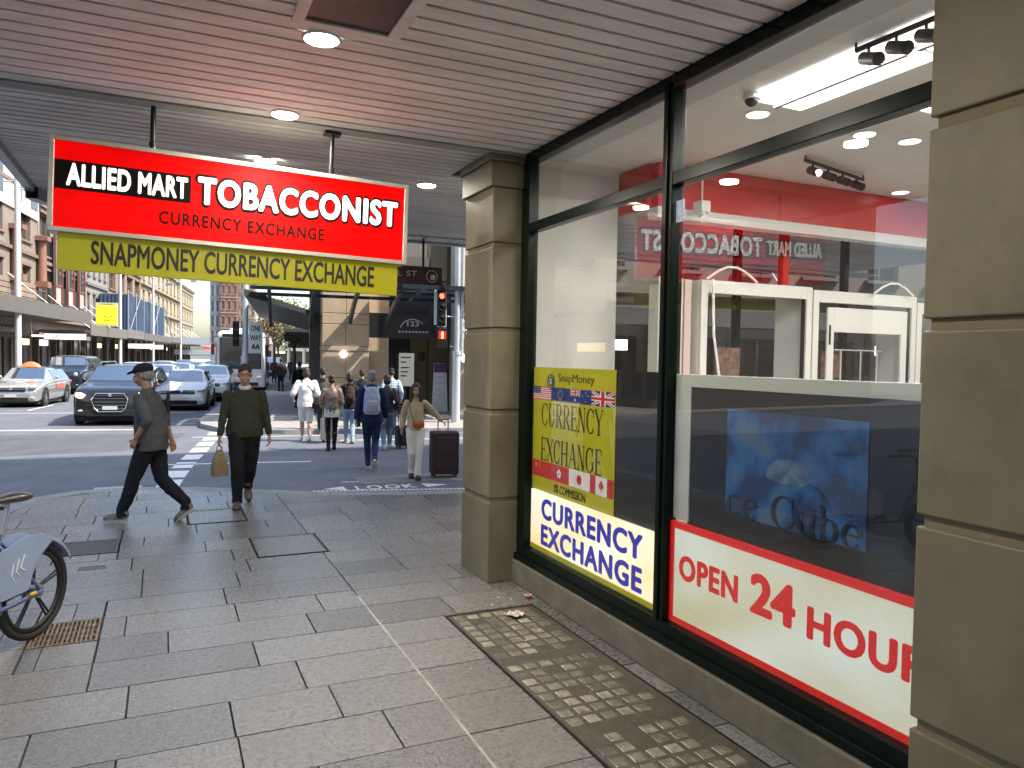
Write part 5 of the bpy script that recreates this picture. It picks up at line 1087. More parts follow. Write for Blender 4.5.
# coach
def coach(u,v):
    rt=root('coach',tuple(S(u,v,RD)),-TH,'white coach with a tall black windscreen waiting behind the white crossover','coach')
    W,Hh,L=2.5,3.35,11.5
    prof=[]
    mb=MB(); rs=[]
    for y,sx,z0,z1 in ((-L/2,.86,.42,Hh-.35),(-L/2+.12,.95,.34,Hh-.12),(-L/2+.6,1,.32,Hh),(L/2-.3,1,.32,Hh),(L/2,.95,.4,Hh-.1)):
        w=W/2*sx; rs.append([(w*.97,y,z0),(w,y,z0+.2),(w,y,z1-.5),(w*.95,y,z1-.12),(w*.8,y,z1),(-w*.8,y,z1),(-w*.95,y,z1-.12),(-w,y,z1-.5),(-w,y,z0+.2),(-w*.97,y,z0)])
    mb.rings(rs); mb.build('body',paint('coach_white',(.72,.73,.74),.05,.3),rt,sub=0,bevel=.05)
    mb=MB(); mb.box(-W*.415,-L/2-.03,1.32,W*.415,-L/2+.05,2.98); mb.build('windscreen',M['wing'],rt,bevel=.08,seg=4)
    mb=MB(); mb.box(-W*.36,-L/2-.035,3.0,W*.36,-L/2+.1,3.16); mb.build('destination_box',M['black'],rt,bevel=.02)
    for sx in (-1,1):
        for i in range(6):
            mb=MB(); mb.box(sx*(W/2-.02),-L/2+1.6+i*1.55,1.55,sx*(W/2+.012),-L/2+3.05+i*1.55,2.75); mb.build('side_window',M['carglass'],rt,bevel=.03)
        mb=MB(); mb.box(sx*(W/2-.02),-L/2+.35,.5,sx*(W/2+.012),-L/2+1.35,2.7); mb.build('door' if sx<0 else 'driver_window',M['carglass'],rt,bevel=.03)
        mb=MB(); mb.ell((sx*.92,-L/2-.005,.85),.16,.06,.11); mb.build('headlight',M['lampclear'],rt)
        mb=MB(); mb.tube([(sx*1.1,-L/2+.1,3.0),(sx*1.3,-L/2-.35,3.0),(sx*1.33,-L/2-.38,2.6)],.025,8); mb.box(sx*1.25,-L/2-.42,2.05,sx*1.42,-L/2-.34,2.6); mb.build('wing_mirror',M['black'],rt,bevel=.015)
        for yy in (-L*.28,L*.25):
            mb=MB(); mb.torus((sx*(W/2-.15),yy,.5),(1,0,0),.36,.14,n=28,k=10); o=mb.build('wheel',M['rubber'],rt); mb=MB(); mb.cyl((sx*(W/2-.06),yy,.5),(sx*(W/2+.0),yy,.5),.28,.14,n=20); mb.build('rim',M['rim'],o)
    mb=MB(); mb.box(-.9,-L/2-.02,.42,.9,-L/2+.04,.62); mb.build('lower_grille',M['black'],rt,bevel=.02)
    mb=MB(); mb.box(-.26,-L/2-.035,.66,.26,-L/2-.02,.78); mb.build('number_plate',M['plate'],rt)
    for sx in (-1,1): mb=MB(); mb.cyl((sx*.1,-L/2-.05,1.36),(sx*.75,-L/2-.05,1.75),.014,n=6); mb.build('wiper',M['black'],rt)
    mb=MB(); mb.box(-.8,-2,Hh-.02,.8,1,Hh+.22); mb.build('roof_unit',M['white'],rt,bevel=.06)
coach(-2.25,47.8)
# ---------------------------------------------------------------- share bicycle (rear wheel in view, rest runs out of frame)
def bike(loc,rz,label):
    rt=root('bicycle',loc,rz,label,'bicycle')   # rear hub above origin, bike points along +y
    M['bk']=mat('powder_blue_plastic',(.27,.35,.52),.3,coat=.6,var=.06,scale=6); bk2=mat('blue_frame_paint',(.10,.13,.30),.3,.2,coat=1)
    for y,nm in ((0,'rear_wheel'),(1.12,'front_wheel')):
        r=.325; mb=MB(); mb.torus((0,y,r),(1,0,0),r-.024,.024,n=56,k=12); wh=mb.build(nm,M['rubber'],rt)
        mb=MB(); mb.torus((0,y,r),(1,0,0),r-.062,.020,n=56,k=8,flat=.8); mb.build('rim',M['black'],wh)
        mb=MB()
        for i in range(5):
            a_=2*PI*i/5+.35; 
            for s_ in (-.055,.055): mb.cyl((0,y+.03*math.cos(a_+s_*4),r+.03*math.sin(a_+s_*4)),(0,y+(r-.07)*math.cos(a_+s_),r+(r-.07)*math.sin(a_+s_)),.0075,n=8)
        mb.build('spokes',M['black'],wh)
        mb=MB(); mb.cyl((-.05,y,r),(.05,y,r),.045,n=20); mb.cyl((-.075,y,r),(.075,y,r),.014,n=12); mb.torus((.04,y,r),(1,0,0),.055,.006,n=24,k=6); mb.build('hub',M['grey_metal'],wh)
    # rear fender as a curved band plus side skirts
    r=.325; mb=MB(); rs=[]
    for i in range(26):
        a_=R(168-i*6.2) if False else R(188-i*6.6); cy,cz=-math.cos(a_)*-1,math.sin(a_); 
        rr_=r+.035; yy=math.cos(a_)*-rr_; zz=r+math.sin(a_)*rr_; rs.append([(-.045,yy*.94,r+(zz-r)*.94),(-.038,yy,zz),(0,yy*1.03,r+(zz-r)*1.03),(.038,yy,zz),(.045,yy*.94,r+(zz-r)*.94)])
    mb.rings(rs,caps=False,closed=False); f=mb.build('mudguard',M['bk'],rt,fixn=False); f.modifiers.new('s','SOLIDIFY').thickness=.004
    mb=MB()
    for sx in (-1,1):
        rs=[]
        for i in range(15):
            a_=R(118-i*5.6); yy=math.cos(a_)*(r+.04)*-1 if False else -math.cos(a_)*(r+.04)*-1
            o_=Vector((sx*.052,-math.cos(R(62+i*6.5))*(r+.04),r+math.sin(R(62+i*6.5))*(r+.04))); inn=Vector((sx*.062,.02+i*.022,r+.03-i*.004+ .07*math.sin(i/14*PI)))
            rs.append([o_,o_.lerp(inn,.5)+Vector((sx*.012,0,0)),inn])
        mb.rings(rs,caps=False,closed=False)
    mb=MB(); pg=[(-.12,.66),(.0,.72),(.16,.735),(.62,.62),(.62,.40),(.34,.365),(.13,.37),(.09,.46),(.03,.56)]; mb.poly(pg,.006,'x',-.068); mb.poly(pg,.006,'x',.062)
    s_=mb.build('skirt_guard',M['bk'],rt,bevel=.003)
    for sx in (-1,1):
        mb=MB()
        for j in range(3): mb.tube([(sx*.069,.16+.05*j,.62-.02*j),(sx*.069,.20+.04*j,.54-.015*j),(sx*.069,.16+.05*j,.51-.02*j)],.004,6)
        mb.build('guard_marking',M['white'],s_)
    mb=MB(); 
    for sx in (-1,1): mb.tube([(sx*.06,0,r),(sx*.055,.25,.31),(sx*.03,.46,.30)],.016,10); mb.tube([(sx*.06,0,r),(sx*.04,.20,.60),(sx*.02,.30,.72)],.010,8)
    mb.tube([(0,.46,.30),(0,.30,.78)],.020,12); mb.tube([(0,.46,.30),(0,.75,.36),(0,.92,.82),(0,.90,.92)],.030,14); mb.tube([(0,.90,.95),(0,.94,.78)],.022,12)
    for sx in (-1,1): mb.tube([(sx*.045,.96,.72),(sx*.05,1.12,.325)],.014,10)
    mb.build('frame',bk2,rt)
    mb=MB(); mb.box(-.09,.08,.335,-.075,.13,.35); mb.box(.075,.06,.325,.088,.13,.345); mb.build('reflector',mat('amber_reflector',(.8,.45,.03),.3,emit=.05),rt)
    mb=MB(); mb.cyl((0,.30,.72),(0,.22,.97),.015,n=10); mb.build('seat_post',M['grey_metal'],rt)
    mb=MB(); mb.loft([((0,.06,.985),.05,.018,(0,1,0)),((0,.09,.99),.085,.030,(0,1,0)),((0,.17,.995),.095,.040,(0,1,0)),((0,.25,.995),.055,.028,(0,1,0)),((0,.34,.995),.028,.020,(0,1,0)),((0,.38,.99),.015,.012,(0,1,0))],20,up=(0,0,1)); mb.build('saddle',mat('saddle_vinyl',(.03,.026,.018),.35,coat=.3),rt,sub=1)
    mb=MB(); mb.tube([(-.30,.78,1.05),(-.26,.86,1.06),(0,.90,1.0),(.26,.86,1.06),(.30,.78,1.05)],.013,10); mb.tube([(0,.90,.95),(0,.90,1.0)],.018,10); mb.build('handlebar',M['black'],rt)
    for sx in (-1,1): mb=MB(); mb.cyl((sx*.29,.80,1.052),(sx*.34,.68,1.04),.018,n=12); mb.build('grip',M['black'],rt)
    mb=MB(); mb.box(-.17,1.0,.72,.17,1.28,.74); mb.box(-.17,1.0,.74,-.16,1.28,.92); mb.box(.16,1.0,.74,.17,1.28,.92); mb.box(-.16,1.27,.74,.16,1.28,.92); mb.build('basket',M['black'],rt,bevel=.004)
    mb=MB(); mb.cyl((-.06,.46,.30),(.06,.46,.30),.03,n=14); mb.torus((.065,.46,.30),(1,0,0),.08,.006,n=28,k=6)
    for sx,a_ in ((-1,.6),(1,.6+PI)): mb.cyl((sx*.075,.46,.30),(sx*.085,.46+.165*math.cos(a_),.30+.165*math.sin(a_)),.010,n=8)
    mb.build('crank',M['dkmetal'],rt)
    for sx,a_ in ((-1,.6),(1,.6+PI)): mb=MB(); mb.box(sx*.085,.46+.165*math.cos(a_)-.04,.30+.165*math.sin(a_)-.012,sx*.18,.46+.165*math.cos(a_)+.04,.30+.165*math.sin(a_)+.012); mb.build('pedal',M['black'],rt,bevel=.004)
    return rt
bike((-.80,5.93,0),R(180-30),'powder blue share bicycle with black saddle parked at the left kerb, half out of frame')
# ---------------------------------------------------------------- poles and signals
def cylp(mb,x,y,z0,z1,r0,r1=None,n=16): mb.cyl((x,y,z0),(x,y,z1),r0,r1,n)
rt=root('traffic_signal',tuple(S(4.98,22.3,0)),-TH,'grey traffic signal pole with red walking figure beside the stone pillar','traffic light')
mb=MB(); cylp(mb,0,0,0,2.1,.13,.12); cylp(mb,0,0,2.1,6.2,.085,.08); cylp(mb,.16,0,2.0,6.2,.05); cylp(mb,0,0,2.05,2.16,.14); mb.cyl((0,0,2.3),(-.2,0,2.3),.02); mb.cyl((0,0,4.1),(-.3,0,4.1),.02); mb.cyl((0,0,3.2),(-.3,0,3.2),.02); mb.build('pole',M['pole'],rt)
def head(par,x,z,s=1,on='red',back=True):
    if back:
        mb=MB(); mb.box(x-.26*s,.0,z-.72*s,x-.14*s,.03,z+.62*s); mb.build('white_back',M['white'],par,bevel=.01); mb=MB(); mb.box(x+.19*s,-.03,z-.78*s,x+.215*s,.03,z+.68*s); mb.box(x-.14*s,-.03,z-.80*s,x+.19*s,.03,z-.775*s); mb.box(x-.14*s,-.03,z+.66*s,x+.19*s,.03,z+.68*s); mb.build('white_border',M['white'],par,bevel=.008)
    mb=MB(); mb.box(x-.16*s,-.10,z-.70*s,x+.16*s,.02,z+.60*s); hd_=mb.build('signal_head',M['black'],par,bevel=.03,seg=3)
    for i in range(3):
        zz=z+(.38-.43*i)*s; mb=MB(); mb.torus((x,-.11-.08,zz),(0,1,0),.125*s,.010,n=24,k=6,flat=8); mb.build('visor',M['black'],hd_)
        mb=MB(); mb.ell((x,-.10,zz),.10*s,.02,.10*s); mb.build('signal_lens',emis('lens_red',(1,.05,.02),5,(.3,.01,.01)) if (i==0 and on=='red') else mat('lens_off',(.02,.02,.02),.2),hd_)
head(rt,-.50,3.50,.78)
mb=MB(); mb.box(-.62,-.12,2.25,-.32,.05,2.85); ph=mb.build('pedestrian_head',M['black'],rt,bevel=.02)
mb=MB(); z0=2.63;  mb.ell((-.47,-.135,z0+.09),.022,.006,.022); mb.box(-.505,-.14,z0-.02,-.435,-.13,z0+.065); mb.box(-.50,-.14,z0-.10,-.475,-.13,z0-.02); mb.box(-.465,-.14,z0-.10,-.44,-.13,z0-.02); mb.build('red_figure',emis('red_man',(1,.10,.03),7,(.4,.02,.01)),ph)
mb=MB(); mb.box(-.59,-.125,z0-.12,-.35,-.12,z0+.13); mb.build('figure_field',mat('dark_red_field',(.12,.01,.01),.5,emit=.4,ecol=(.6,.02,.01)),ph)
mb=MB(); mb.box(.10,-.03,2.55,.42,-.01,3.35); mb.build('street_plate',M['white'],rt,bevel=.004)
mb=MB(); 
for i,t in enumerate(('NO','STOP','AM')): text_on(mb,t,(.14,-.032,3.12-i*.22),(1,0,0),(0,0,1),.22,.12,.02,.002)
mb.build('lettering',M['black'],rt,fixn=False)
mb=MB(); mb.cyl((.30,.0,2.28),(.30,.0,2.06),.10,.10,n=20); mb.ell((.30,-.06,2.17),.11,.06,.11); mb.build('globe_lamp',emis('globe_warm',(1,.9,.7),1.6,(.8,.8,.75)),rt) if False else None
# mid pole with the sign
rt=root('signal_pole',tuple(S(-1.42,29.5,0)),-TH,'pale signal pole with a black lamp housing and white plate in front of the coach','traffic light')
mb=MB(); cylp(mb,0,0,0,1.9,.16,.15); cylp(mb,0,0,1.9,7.5,.11,.10); mb.build('pole',M['pole'],rt)
head(rt,-.32,2.75,.72,on='off',back=False)
mb=MB(); mb.box(.12,-.14,2.0,.62,-.12,3.15); mb.build('sign_plate',M['white'],rt,bevel=.01)
mb=MB(); text_on(mb,'ONE',(.20,-.142,2.83),(1,0,0),(0,0,1),.34,.20,.03,.003); text_on(mb,'WAY',(.18,-.142,2.48),(1,0,0),(0,0,1),.38,.20,.03,.003); text_on(mb,'^^',(.22,-.142,2.16),(1,0,0),(0,0,1),.3,.18,.05,.003); mb.build('lettering',M['black'],rt,fixn=False)
# left street lamp with banner arms and two thin poles further down
def lamp(u,v,hh,label,arms=1.0,r=.12):
    rt=root('street_lamp',tuple(S(u,v,0)),-TH,label,'street lamp','street lamps on the left kerb'); mb=MB(); cylp(mb,0,0,0,hh,r,r*.8); mb.ell((0,0,hh),r*1.3,r*1.3,r*1.1); mb.build('pole',M['pole'],rt)
    mb=MB(); mb.cyl((0,0,hh*.93),(arms*2.0,-.05,hh*.93),.04); mb.cyl((0,0,hh*.90),(arms*1.9,0,hh*.90),.03); mb.cyl((0,0,hh*.93),(-arms*.6,0,hh*.93),.04); mb.build('arm',M['pole'],rt); mb=MB(); mb.box(arms*1.3,-.12,hh*.935,arms*2.1,.12,hh*.955); mb.build('lantern',M['grey_metal'],rt,bevel=.03)
lamp(-12.9,43.5,11.2,'tall pale street lamp rising beside the souvenir shop awning',1.0,.16)
lamp(-12.9,68,10.5,'street lamp pole in front of the blue hoarding',.9,.14)
lamp(-12.9,84,9.6,'distant street lamp pole beyond the blue hoarding',.9,.13)
lamp(-12.9,105,12,'far tall lamp pole near the red brick tower',.9,.15)
# yellow sign on awning
rt=root('banner_sign',tuple(S(-12.75,62.5,3.9)),-TH,'yellow upright banner sign standing on the left awning','sign')
mb=MB(); mb.box(-.75,-.05,0,.75,.05,1.75); mb.build('frame',mat('banner_cream',(.6,.58,.35),.5),rt,bevel=.01)
mb=MB(); mb.box(-.70,-.058,.12,.70,-.052,1.55); mb.build('yellow_face',mat('banner_yellow',(.72,.68,.03),.5,emit=.1,ecol=(.8,.75,.02)),rt)
mb=MB(); 
for x,z in ((-.15,.75),(.05,.65),(.25,.72),(-.12,.45),(0,.45),(.12,.45)): mb.ell((x,-.062,z),.04,.006,.03,8,6)
text_on(mb,'THE SHOP' if False else '....',(-.4,-.053,1.62),(1,0,0),(0,0,1),.8,.05,.03,.004); mb.build('print_marks',M['black'],rt)
# street name sign hung from our awning
rt=root('street_name_sign',(3.3,10.8,3.2),0,'dark maroon street name sign hanging under the far awning edge','sign')
mb=MB(); mb.box(2.5,10.78,3.04,3.82,10.84,3.31); mb.build('sign_board',mat('maroon_board',(.045,.014,.018),.5),rt,bevel=.006,world=True)
mb=MB(); mb.cyl((3.53,10.81,3.31),(3.53,10.81,3.74),.018); mb.build('hanger',M['dkmetal'],rt,world=True)
mb=MB(); text_on(mb,'OL ST',(3.0,10.778,3.15),(1,0,0),(0,0,1),.42,.085,.0,.004,space=1.2); mb.torus((3.66,10.776,3.17),(0,1,0),.085,.006,n=24,k=6); mb.box(3.64,10.772,3.12,3.71,10.778,3.19); mb.build('lettering',mat('pale_lettering',(.55,.52,.5),.5),rt,world=True,fixn=False)
# ---------------------------------------------------------------- buildings
def facade(name,side,u,v0,v1,hh,label,col,trim,floors,bays,awn=None,shop=True,z0=4.2,winh=.55,winw=.5,trimproj=.18,cat='building',depth=14,glasscol=None,parapet=.8,lintel=True,turn=0):
    """a street front in the plane u=const, from v0 to v1; side=+1 faces +u"""
    L=v1-v0; s=side
    rt=root(name,tuple(S(u,(v0+v1)/2,0)) if not turn else tuple(S((v0+v1)/2,u,0)),-TH+(R(-90) if turn else 0),label,cat)
    def bx(mb,d0,a0,z0_,d1,a1,z1_): mb.box(s*d0,a0,z0_,s*d1,a1,z1_)
    mw=mat(name+'_wall_'+str(len(bpy.data.materials)),col,.8,var=.16,scale=.8,bump=.3,bscale=12,detail=8); mt_=mat(name+'_trim_'+str(len(bpy.data.materials)),trim,.7,var=.15,scale=3)
    gl=glasscol or M['wing']
    fh=(hh-parapet-z0)/floors; bw=L/bays
    mb=MB(); bx(mb,-depth,-L/2,0,-.45,L/2,hh)
    for k in range(floors):
        za=z0+k*fh; w0=za+fh*(1-winh)/2; w1=za+fh*(1+winh)/2
        bx(mb,-.45,-L/2,za,0,L/2,w0); bx(mb,-.45,-L/2,w1,0,L/2,za+fh)
        for i in range(bays+1):
            a_=-L/2+i*bw-bw*(1-winw)/2; b_=-L/2+i*bw+bw*(1-winw)/2
            bx(mb,-.45,max(a_,-L/2),w0,0,min(b_,L/2),w1)
    bx(mb,-.45,-L/2,hh-parapet,0,L/2,hh); mb.build('wall',mw,rt)
    for k in range(floors):
        za=z0+k*fh; w0=za+fh*(1-winh)/2; w1=za+fh*(1+winh)/2
        for i in range(bays):
            c=-L/2+(i+.5)*bw; hw=bw*winw/2
            mb=MB(); bx(mb,-.30,c-hw,w0,-.28,c+hw,w1); wn_=mb.build('window',gl,rt)
            mb=MB(); bx(mb,-.28,c-hw,w0,-.22,c-hw+.07,w1); bx(mb,-.28,c+hw-.07,w0,-.22,c+hw,w1); bx(mb,-.28,c-hw+.07,w1-.08,-.22,c+hw-.07,w1); bx(mb,-.28,c-hw+.07,(w0+w1)/2-.03,-.22,c+hw-.07,(w0+w1)/2+.03); bx(mb,-.28,c-.03,w0,-.225,c+.03,w1-.08); mb.build('window_frame',mt_,wn_)
            mb=MB(); bx(mb,.002,c-hw-.12,w0-.14,.14,c+hw+.12,w0); mb.build('sill',mt_,wn_)
            if lintel: mb=MB(); bx(mb,.002,c-hw-.12,w1,.10,c+hw+.12,w1+.16); mb.build('lintel',mt_,wn_)
    mb=MB()
    for k in range(floors+1):
        za=z0+k*fh; bx(mb,.002,-L/2+.01,za-.12,trimproj,L/2-.01,za+.10)
    bx(mb,.003,-L/2+.01,hh-.25,trimproj*2.2,L/2-.01,hh-.0); bx(mb,.003,-L/2+.01,hh-.45,trimproj*1.4,L/2-.01,hh-.25)
    mb.build('cornice',mt_,rt)
    if shop:
        n=max(2,int(L/3.2)); w_=L/n
        for i in range(n):
            c=-L/2+(i+.5)*w_; mb=MB(); bx(mb,-.44,c-w_*.42,.1,-.40,c+w_*.42,2.9); o=mb.build('shop_front',M['wing_dark'],rt)
            mb=MB(); bx(mb,-.40,c-w_*.42,0,-.1,c-w_*.42+.25,3.4); bx(mb,-.40,c-.04,.1,-.33,c+.04,2.9); bx(mb,-.40,c-w_*.42+.25,.0,-.2,c+w_*.42,.35); mb.build('shop_frame',M['shopframe'],o)
            if (i*7+int(v0))%4==1:
                mb=MB(); cc=[(.9,.88,.8),(.75,.8,.9),(.9,.2,.1),(.85,.7,.3)][(i*5+int(v0))%4]; bx(mb,-.38,c-w_*.3,2.35,-.30,c+w_*.3,2.75); mb.build('lit_sign',emis('shop_sign_%d_%d'%(i,int(v0)),cc,1.1,cc),o)
    if awn:
        d,za,th,cc=awn; ma=mat(name+'_awning_'+str(len(bpy.data.materials)),cc,.6,var=.12,scale=3)
        mb=MB(); bx(mb,.01,-L/2+.03,za,d,L/2-.03,za+.18); bx(mb,d,-L/2+.03,za-th*.25,d+.08,L/2-.03,za+th); aw_=mb.build('awning',ma,rt,bevel=.01)
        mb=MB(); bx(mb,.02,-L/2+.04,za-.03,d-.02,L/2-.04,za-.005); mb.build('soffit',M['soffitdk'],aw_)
        for i in range(3):
            a_=-L/2+(i+.5)*L/3; mb=MB(); mb.cyl((s*(d-.2),a_,za+.2),(s*.05,a_,za+2.6),.03,n=6); mb.build('tie_rod',M['pole'],aw_)
    return rt
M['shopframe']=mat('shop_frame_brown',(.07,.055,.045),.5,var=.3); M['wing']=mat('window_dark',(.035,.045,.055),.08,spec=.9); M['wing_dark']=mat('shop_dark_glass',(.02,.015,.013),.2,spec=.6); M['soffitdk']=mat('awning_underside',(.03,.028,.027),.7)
UL=-15.9
# left row
b1=facade('stone_building',1,UL,22.5,57.5,17,'white upper building with brown stone columns above the souvenir shop',(.20,.165,.135),(.17,.12,.095),3,7,(3.15,4.0,.65,(.105,.098,.085)),winh=.6,winw=.42)
facade('brick_building',1,UL,57.6,70,16.5,'tan brick building with red steel bay windows',(.21,.17,.135),(.19,.135,.11),3,4,(3.1,3.25,.6,(.14,.13,.11)),winh=.74,winw=.74)
facade('grey_building',1,UL,70.1,78,15.5,'plain grey rendered building left of the blue hoarding',(.22,.205,.195),(.15,.14,.13),3,4,(3.1,3.35,.6,(.15,.14,.13)),winw=.4)
facade('brown_building',1,UL,78.1,95,14.5,'building with wide brown bands behind the blue hoarding',(.22,.155,.115),(.16,.11,.08),3,4,(3.1,3.3,.55,(.12,.11,.1)),winw=.7,winh=.6)
facade('cream_building',1,UL,95.1,128,16.5,'ornate cream stone building beyond the blue hoarding',(.31,.265,.185),(.26,.215,.15),4,9,(3.0,3.4,.5,(.13,.12,.11)),winw=.36,trimproj=.4)
facade('cream_building',1,UL,128.1,146,13,'lower stepped cream building before the gap of sky',(.30,.26,.19),(.27,.23,.17),3,8,(3.0,3.3,.5,(.2,.2,.2)),winw=.4)
facade('office_tower',1,170,-15.2,-13.2,24,'slim grey-white block just right of the sky gap',(.36,.37,.38),(.3,.3,.3),6,2,None,shop=False,winw=.5,winh=.7,turn=1)
facade('brick_tower',1,169,-13.1,-9.6,24.5,'red brick block far down the street above the cars',(.22,.115,.085),(.30,.24,.2),6,3,None,shop=False,winw=.4,turn=1)
facade('brown_tower',1,171,-9.5,-6.2,19,'narrow brown building between the red brick block and the coach',(.30,.24,.19),(.3,.25,.2),5,3,None,shop=False,winw=.4,turn=1)
facade('corner_building',1,UL,-40,5.2,9.5,'building opposite the shop, on the near left side of the street',(.33,.30,.26),(.28,.22,.18),3,12,(3.0,3.5,.7,(.18,.18,.17)),z0=4.0)
mb=MB(); mb.box(.005,-17.4,10.6,.12,17.4,16.4); 
up=mb.build('white_render',mat('white_render',(.50,.48,.45),.8,var=.12,scale=.7),b1)
for k_ in range(11):
    mb=MB(); mb.box(.13,-16.2+k_*3.2,11.2,.16,-14.9+k_*3.2,13.6); mb.build('window',M['wing'],b1)
cm_=mat('brown_column',(.21,.10,.07),.7,var=.2)
for k_ in range(8):
    mb=MB(); y_=-17.3+k_*4.95; mb.loft([((.3,y_,6.6),.30,.30,(0,0,1)),((.3,y_,9.3),.26,.26,(0,0,1))],14); mb.box(.0,y_-.42,9.3,.75,y_+.42,9.6); mb.box(.0,y_-.42,6.2,.75,y_+.42,6.6); mb.build('column',cm_,b1)
mb=MB()
for k_ in range(5): mb.box(.004,-17.4,4.75+k_*.33,.05,17.4,5.03+k_*.33)
mb.build('rusticated_base',mat('rusticated_base',(.22,.165,.125),.8,var=.2,scale=1),b1)
# souvenir lettering
rt=root('souvenir_sign',tuple(S(-15.4,48.0,2.75)),-TH,'dark fascia sign of the souvenir shop under the left awning','sign')
mb=MB(); mb.box(-.06,-4.0,-.02,.0,4.2,.72); mb.build('fascia_board',M['soffitdk'],rt); mb=MB(); text_on(mb,"G'DAY J10 SOUVENIR",(.0,-3.8,.22),(0,1,0),(0,0,1),7.4,.38,.02,.02); mb.build('lettering',mat('grey_lettering',(.35,.33,.3),.5),rt,fixn=False)
# white lit shop sign boxes under the left awnings
for i,(u,v,z,w_,h_,l) in enumerate([(-13.4,54,2.9,2.4,.42,'wide white lit box sign under the first left awning'),(-13.4,49.6,2.85,1.3,.18,'thin white strip light under the first left awning'),(-13.4,80,2.6,2.2,.5,'cream lit box sign under the second awning'),(-13.4,88,2.6,1.8,.5,'white lit box sign beside the cream one'),(-13.0,106,3.6,7,.9,'long pale blue sign board on the far left awning'),(-12.9,122,2.2,6,.8,'grey sign board lower down on the far left'),(-12.2,140,2.5,2.6,1.3,'bright red sign far down the street'),(-12.0,152,2.5,1.6,.9,'smaller red sign beyond the first red one')]):
    rt=root('box_sign',tuple(S(u,v,z)),-TH,l,'sign'); red=i>=6; c=(.75,.05,.03) if red else ((.3,.34,.38) if i in(4,5) else (.8,.78,.7))
    mb=MB(); mb.box(-w_/2,-.08,-h_/2,w_/2,.08,h_/2); mb.build('casing',M['grey_metal'],rt,bevel=.01); mb=MB(); mb.box(-w_/2+.04,-.095,-h_/2+.04,w_/2-.04,-.085,h_/2-.04); mb.build('lit_face',emis('box_face_%d'%i,c,.9 if i<4 or red else .1,c),rt)
# blue hoarding on awning
rt=root('hoarding',tuple(S(-13.4,78,3.5)),-TH,'blue corrugated hoarding box on scaffolding above the left awning','hoarding')
mb=MB(); mb.box(-2.2,-4.5,0,-.0,16,3.6)
for i in range(66): mb.box(-.002,-4.4+i*.31,.1,.07,-4.25+i*.31,3.6)
for i in range(7): mb.box(-2.1+i*.31,-4.56,.1,-1.95+i*.31,-4.5,3.6)
mb.build('sheeting',mat('blue_sheet',(.05,.085,.15),.6,var=.25,scale=.6),rt)
mb=MB()
for v in (-4.6,-1,3,7,11,16.1): mb.cyl((.12,v,-.2),(.12,v,4.0),.05,n=8); 
for v in (-4.6,7): mb.cyl((.12,v,-.1),(.12,v+6,3.8),.04,n=8)
mb.cyl((.12,-4.6,3.8),(.12,16.1,3.8),.04,n=8); mb.cyl((.12,16.1,3.8),(.9,17.5,-.2),.06,n=8); mb.build('scaffold',M['grey_metal'],rt)
# red bay frames on brick building
for k in range(3):
    rt=root('bay_window',tuple(S(UL,61.0+k*3.2,5.4)),-TH,['red steel bay window nearest the lamp pole','middle red steel bay window on the brick front','red steel bay window furthest along the brick front'][k],'window','red steel bay windows'); mb=MB()
    for a_ in (-.85,.85): mb.box(.30,a_-.06,0,.42,a_+.06,7.5)
    mb.box(.32,-.79,1.2,.40,.79,1.32); mb.box(.32,-.79,4.6,.40,.79,4.72); mb.build('red_frame',mat('red_oxide',(.18,.06,.045),.5),rt)
    mb=MB(); mb.box(.02,-.78,0,.31,.78,1.18); mb.build('grey_panel',mat('bay_grey',(.33,.31,.29),.7),rt); mb=MB(); mb.box(.02,-.78,1.34,.25,.78,4.58); mb.build('glazing',M['wing'],rt)
# ---------------------------------------------------------------- building 123 opposite
FV=25.2
b=root('corner_building',tuple(S(4,FV,0)),-TH,'beige stone corner building numbered 123 with a glass and steel street canopy','building')
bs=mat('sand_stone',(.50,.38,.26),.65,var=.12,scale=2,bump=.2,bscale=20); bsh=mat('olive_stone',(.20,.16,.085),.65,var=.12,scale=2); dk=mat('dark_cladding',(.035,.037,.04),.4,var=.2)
def W_(mb,u0,v0,z0,u1,v1,z1): mb.box(u0-4,v0-FV,z0,u1-4,v1-FV,z1)
mb=MB(); u0,u1=1.15,2.66
for z0,z1 in ((0,.9),(.9,1.25),(1.25,2.12),(2.12,2.28),(2.28,3.0),(3.0,3.35),(3.35,5.0)):
    if z1-z0<.2: W_(mb,u0-.02,FV-.02,z0+.008,u1+.02,FV+1.4,z1-.008)
    else:
        c=(u0+u1)/2; W_(mb,u0,FV,z0+.008,c-.006,FV+1.4,z1-.008); W_(mb,c+.006,FV,z0+.008,u1,FV+1.4,z1-.008)
W_(mb,u1+.01,FV+.75,0,u1+.75,FV+1.4,4.2); mb.build('pillar',bs,b,bevel=.012)
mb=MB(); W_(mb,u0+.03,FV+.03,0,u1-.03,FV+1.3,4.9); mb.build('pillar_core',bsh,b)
mb=MB(); W_(mb,u0+.4,FV+1.4,0,u0+.7,FV+14,4.6); W_(mb,u0-.35,FV+1.5,0,u0+.05,FV+2.0,4.4); W_(mb,3.4,FV+3.2,0,9,FV+3.4,4.4); W_(mb,2.7,FV+.95,2.62,6.0,FV+1.2,4.3); W_(mb,2.68,FV+.75,2.6,4.9,FV+.94,3.45); mb.build('dark_wall',dk,b)
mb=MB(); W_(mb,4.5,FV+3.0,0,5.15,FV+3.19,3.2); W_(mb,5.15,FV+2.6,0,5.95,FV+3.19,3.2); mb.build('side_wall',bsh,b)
mb=MB(); W_(mb,5.62,FV-.2,0,9.5,FV+1.1,8.2); mb.build('light_pillar',mat('pale_stone_r',(.42,.39,.35),.6,var=.1,scale=4),b,bevel=.01)
